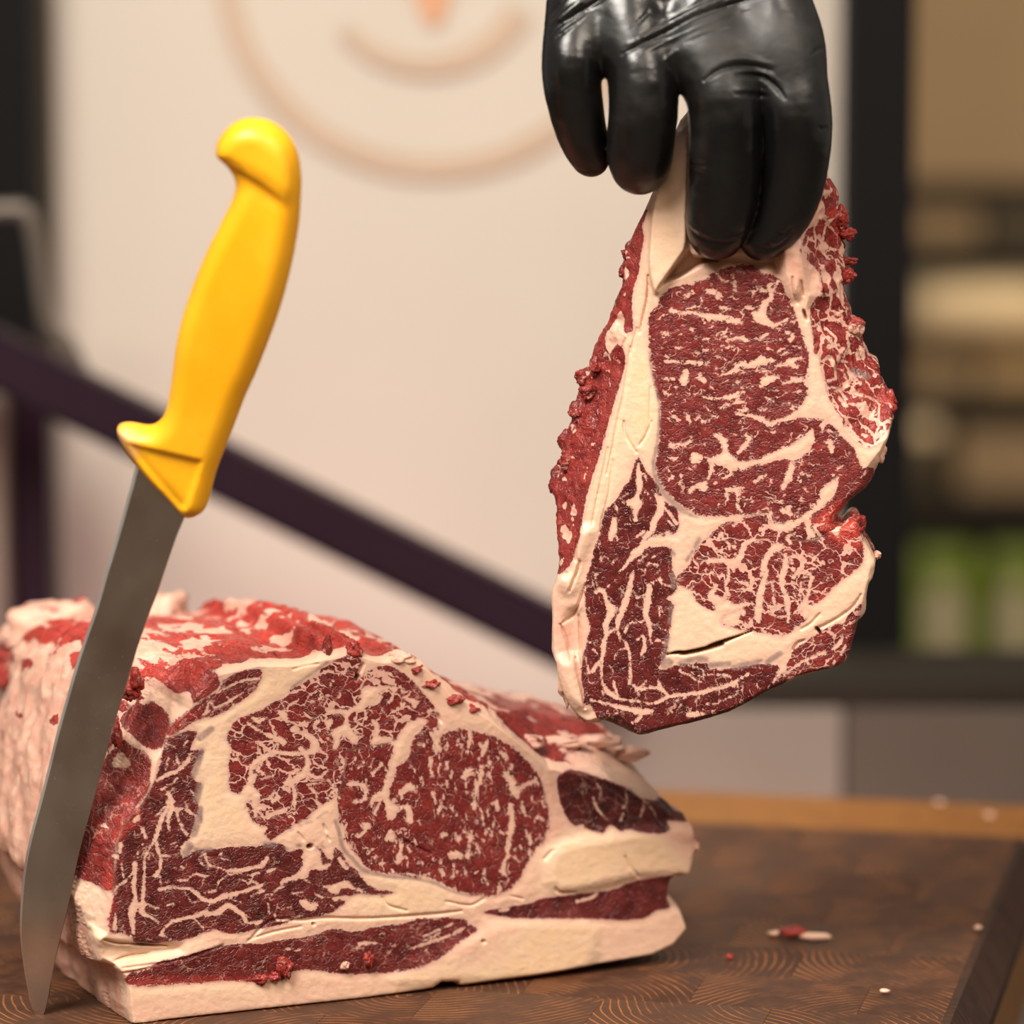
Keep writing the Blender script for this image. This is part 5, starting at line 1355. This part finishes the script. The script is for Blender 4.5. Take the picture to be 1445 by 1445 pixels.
def glove():
    t = NT('black_nitrile')
    co = t.coord()
    sm = t.noise(co, 34, 5, 0.65); fn = t.noise(co, 700, 2, 0.5); wr = t.noise(t.vmath('MULTIPLY', co, (1.0, 1.0, 2.2)), 70, 3, 0.6)
    dust = t.ss(t.noise(co, 18, 4, 0.62), 0.46, 0.70)
    wet = t.ss(t.noise(co, 11, 2, 0.5), 0.35, 0.6)
    col = t.mix(t.math('MULTIPLY', dust, 0.6), (0.004, 0.0038, 0.0038), (0.015, 0.013, 0.0115))
    t.set(Base_Color=col, Roughness=t.math('ADD', t.ss(sm, 0.3, 0.7, 0.22, 0.36), t.math('MULTIPLY', dust, 0.30)), Specular_IOR_Level=0.5)
    t.put(t.b.inputs['Normal'], t.bump(t.math('ADD', t.math('MULTIPLY', fn, 0.12), wr), 0.0004, 0.35))
    return t.m


M['glove'] = glove()
st = 2.5
gx = np.arange(735, 1205, st); gy = np.arange(-480, 395, st); gz = np.arange(-250, 175, st)
shape = (len(gx), len(gy), len(gz))


def cap_field(chain, k=14.0):
    """smooth union of tapered capsules; chain = [(x,y,z,r)...]"""
    C = np.array(chain, float); m = 60
    lo = (C[:, :3] - C[:, 3:4] - m).min(0); hi = (C[:, :3] + C[:, 3:4] + m).max(0)
    sl = []
    for ax, g in enumerate((gx, gy, gz)):
        i0 = max(0, int((lo[ax] - g[0]) / st)); i1 = min(len(g), int((hi[ax] - g[0]) / st) + 2); sl.append(slice(i0, i1))
    X, Y, Z = np.meshgrid(gx[sl[0]], gy[sl[1]], gz[sl[2]], indexing='ij')
    X = X.astype(np.float32); Y = Y.astype(np.float32); Z = Z.astype(np.float32)
    out = None
    for a, b in zip(C[:-1], C[1:]):
        d = b[:3] - a[:3]; L = d @ d
        t = np.clip(((X - a[0]) * d[0] + (Y - a[1]) * d[1] + (Z - a[2]) * d[2]) / L, 0, 1)
        s = np.sqrt((X - a[0] - t * d[0]) ** 2 + (Y - a[1] - t * d[1]) ** 2 + (Z - a[2] - t * d[2]) ** 2) - (a[3] + (b[3] - a[3]) * t)
        out = s if out is None else smin(out, s, k)
    return tuple(sl), out


def smin(a, b, k):
    h = np.clip(0.5 + 0.5 * (b - a) / k, 0, 1)
    return b * (1 - h) + a * h - k * h * (1 - h)


def put(field, sl, d, k):
    cur = field[sl]
    field[sl] = smin(cur, d, k) if k else np.minimum(cur, d)


palm = np.full(shape, 90.0, np.float32)
wrist = (968, -190, -40)
MC = [(812, 6, 55, 40), (884, 20, 66, 47), (985, 48, 70, 52), (1092, 52, 58, 60)]
for (x, y, z, r), wx in zip(MC, (905, 940, 990, 1030)):
    sl, d = cap_field([(x, y, z, r), ((x + wx) / 2, -90, 20, r * 0.55 + 28), (wx, -200, -40, 62)], 25)
    put(palm, sl, d, 48)
sl, d = cap_field([(968, -190, -40, 78), (985, -330, -70, 84), (1000, -470, -95, 98)], 30); put(palm, sl, d, 34)
sl, d = cap_field([(816, 58, 62, 40), (884, 66, 74, 45), (985, 80, 82, 50), (1094, 84, 76, 56)], 20); put(palm, sl, d, 24)
# thumb: leaves the side of the palm and closes behind the steak
sl, d = cap_field([(1060, -110, -20, 56), (1092, 20, -90, 50), (1098, 120, -172, 44), (1085, 210, -205, 41), (1050, 280, -205, 35)], 16); put(palm, sl, d, 22)
hand = palm.copy()
fingers = [
    [(812, 16, 55, 40), (805, 100, 84, 39), (816, 172, 60, 34), (833, 222, 30, 27)],
    [(884, 20, 66, 44), (904, 122, 100, 46), (901, 200, 76, 44), (901, 234, 46, 39)],
    [(985, 48, 70, 48), (1015, 140, 108, 49), (1017, 255, 78, 48), (1009, 322, 46, 42)],
    [(1092, 52, 58, 58), (1114, 165, 92, 50), (1110, 245, 66, 47), (1096, 295, 46, 43), (1072, 334, 36, 32)],
]
for fi, ch in enumerate(fingers):
    ch = [tuple(p) for p in spline(ch, 4)]
    sl, d = cap_field(ch, 9)
    full = smin(palm[sl], d, 12 if fi < 2 else 20)
    hand[sl] = np.minimum(hand[sl], full)
f = np.pad(hand, 1, constant_values=8.0)
Ph, Qh = iso(f, 8.0); Ph -= 1
Qh = Qh[:, ::-1]
hx = gx[0] + Ph[:, 0] * st; hy_ = gy[0] + Ph[:, 1] * st; hz = gz[0] + Ph[:, 2] * st
Vp = np.stack([hx, hy_, hz], 1)
Vp = relax(Vp, Qh, 3, 0.5)
Vh = hand_plane.face(Vp[:, 0], Vp[:, 1], -Vp[:, 2] * 0.26)
Nh = vert_normals(Vh, Qh)
# folds and stretch lines of the thin glove, raised or sunk along the skin
RG = Raster(735, -60, 1205, 395, 1.0)
wrk = np.zeros(RG.sh)
for amt, wd, pts in [
        (-1.5, 7, [(874, 76), (900, 62), (923, 52), (955, 34), (982, 21), (1034, 5), (1070, -6)]), (1.0, 9, [(880, 62), (923, 40), (970, 16), (1010, 0)]), (-1.0, 5, [(885, 56), (930, 32), (975, 8), (1000, -8)]), (0.8, 7, [(900, 74), (950, 50), (1000, 28), (1050, 12)]),
        (-0.8, 4, [(886, 40), (906, 22), (912, 14)]), (-2.4, 6, [(985, 112), (1000, 100), (1017, 93), (1044, 91), (1079, 99)]), (1.3, 8, [(1010, 84), (1044, 82), (1080, 90)]), (-2.2, 6, [(1030, 104), (1062, 106), (1083, 120), (1096, 136)]), (0.9, 6, [(1034, 98), (1066, 99), (1090, 114)]),
        (-0.9, 5, [(1027, 130), (1051, 131), (1074, 134)]), (0.8, 5, [(1025, 124), (1052, 124), (1076, 128)]), (-1.3, 6, [(776, 46), (790, 33), (809, 22), (844, 0), (870, -20)]), (0.9, 7, [(776, 34), (800, 16), (828, -6)]), (-1.0, 5, [(774, 22), (788, 6), (806, -14)]), (-0.9, 4, [(776, 58), (800, 40), (830, 18)]),
        (-0.8, 4, [(1134, 76), (1145, 69), (1158, 66)]), (-0.9, 4, [(1143, 176), (1152, 179), (1165, 170)]), (0.9, 4, [(958, 300), (968, 312), (985, 322), (1012, 331), (1048, 324), (1062, 314)]), (-0.8, 4, [(962, 310), (980, 328), (1012, 338), (1046, 331)]), (0.8, 4, [(966, 220), (978, 224), (990, 226)]),
        (0.8, 4, [(966, 229), (978, 233), (992, 235)]), (-0.7, 3, [(966, 225), (990, 230)]), (-1.0, 5, [(1060, 340), (1080, 348), (1100, 338), (1112, 322)]), (0.9, 5, [(1078, 334), (1090, 338), (1106, 326)]), (-0.9, 4, [(1088, 322), (1100, 326), (1110, 316)]), (-0.7, 4, [(800, 232), (822, 240), (846, 238)]),
        (0.5, 4, [(930, 85), (950, 70)]), (-0.6, 4, [(960, 60), (990, 48), (1020, 40)]), (0.5, 5, [(846, 130), (852, 150)]), (-0.6, 3, [(843, 175), (852, 178)]), (-0.6, 3, [(842, 184), (852, 187)]), (-0.6, 3, [(841, 166), (852, 169)])]:
    P = spline(pts, 5)
    t = np.linspace(0, 1, len(P)); tw = wd * np.clip(np.minimum(t, 1 - t) * 4, 0.05, 1)
    sl, d = RG.stroke([(x, y, w_) for (x, y), w_ in zip(P, tw)], margin=20)
    wrk[sl] += 0.62 * amt * np.exp(-(np.maximum(d + wd * 0.5, 0) / (wd * 0.55)) ** 2)
gi = np.clip((Vp[:, 0] - RG.x[0]).astype(int), 0, RG.sh[0] - 1); gj = np.clip((Vp[:, 1] - RG.y[0]).astype(int), 0, RG.sh[1] - 1)
front = np.clip(-Nh[:, 1] * 1.6, 0, 1)
n3 = np.stack([Vp[:, 0], Vp[:, 1], Vp[:, 2]], 1) / 100
dsp = wrk[gi, gj] * front + 0.12 * fbm(n3 * np.array([4, 6, 4]), 3, 5) + 0.7 * perlin(n3 * np.array([2.0, 9, 2.0]), 8) * sstep(-60, -160, Vp[:, 1])
Vh = Vh + Nh * (dsp * 0.001)[:, None]
Nh = vert_normals(Vh, Qh)
HB = hand_plane.face(np.array([968.0]), np.array([120.0]), np.array([0.0]))[0]
person = thing('gloved_hand', 'hand in a tight black glove gripping the top of the hanging steak', 'hand', tuple(HB))
link('glove', np_mesh('glove', Vh - HB, [Qh], None, Nh), M['glove'], person)
cuffp = [hand_plane.face(np.array([x]), np.array([y]), np.array([w]))[0] - HB for x, y, w in ((1000, -440, 24), (1006, -520, 28), (1020, -760, 45), (1040, -1100, 70))]
M['sleeve'] = simple('dark_sleeve', (0.02, 0.02, 0.022), 0.8, scale=40, bump=0.001)
link('sleeve', tube_mesh('sleeve', cuffp, [0.030, 0.034, 0.040, 0.050], 28), M['sleeve'], person)


# ================================================================== crumbs of meat on the board
def crumb(px, py, size, tone, fatd, seed, label, squash=(1, 1, .6)):
    p = on_board(px, py)
    bm = bmesh.new(); bmesh.ops.create_icosphere(bm, subdivisions=2, radius=1.0)
    V = np.array([v.co[:] for v in bm.verts]); F = np.array([[v.index for v in f.verts] for f in bm.faces]); bm.free()
    V = V * (1 + 0.6 * fbm(V * 1.3, 2, seed))[:, None] * np.array(squash) * size * 0.001
    V[:, 2] -= V[:, 2].min()
    n = len(V); fib = V / 0.026
    me = np_mesh('meat_scrap', V, [F], dict(fat_distance=np.full(n, float(fatd)), tone=np.full(n, tone), fat_tone=np.full(n, 0.35), membrane=np.zeros(n), fleck=np.zeros(n), network=np.zeros(n), fibre=fib, place=fib))
    o = link('meat_scrap', me, M['meat']); o.location = p + np.array([0, 0, 0.0008])
    tag(o, label, 'scrap', 'scraps on the board')


crumb(1118, 1326, 4.6, 0.7, 3, 1, 'pinkish meat scrap right of the roast, largest crumb on the board', (1.3, .9, .5))
crumb(1150, 1329, 3.6, 0.5, -20, 2, 'elongated white fat scrap touching the right of the pinkish scrap', (1.7, .6, .4))
crumb(1094, 1324, 2.8, 0.5, -8, 3, 'small greyish scrap touching the left of the pinkish scrap', (1.2, .8, .4))
crumb(1030, 1356, 1.6, 0.95, 20, 4, 'tiny red crumb between the roast and the pinkish scrap')
crumb(1249, 1404, 1.3, 0.5, -20, 5, 'tiny white fat crumb near the front right of the board', (1.6, .8, .6))
crumb(1380, 1315, 1.6, 0.5, -20, 6, 'pale crumb close to the right edge of the board')
crumb(1325, 1139, 2.2, 0.5, -20, 7, 'blurred pale crumb on the amber strip, the more central one')
crumb(1396, 1156, 2.2, 0.5, -20, 8, 'blurred pale crumb on the amber strip, the one near the right corner')
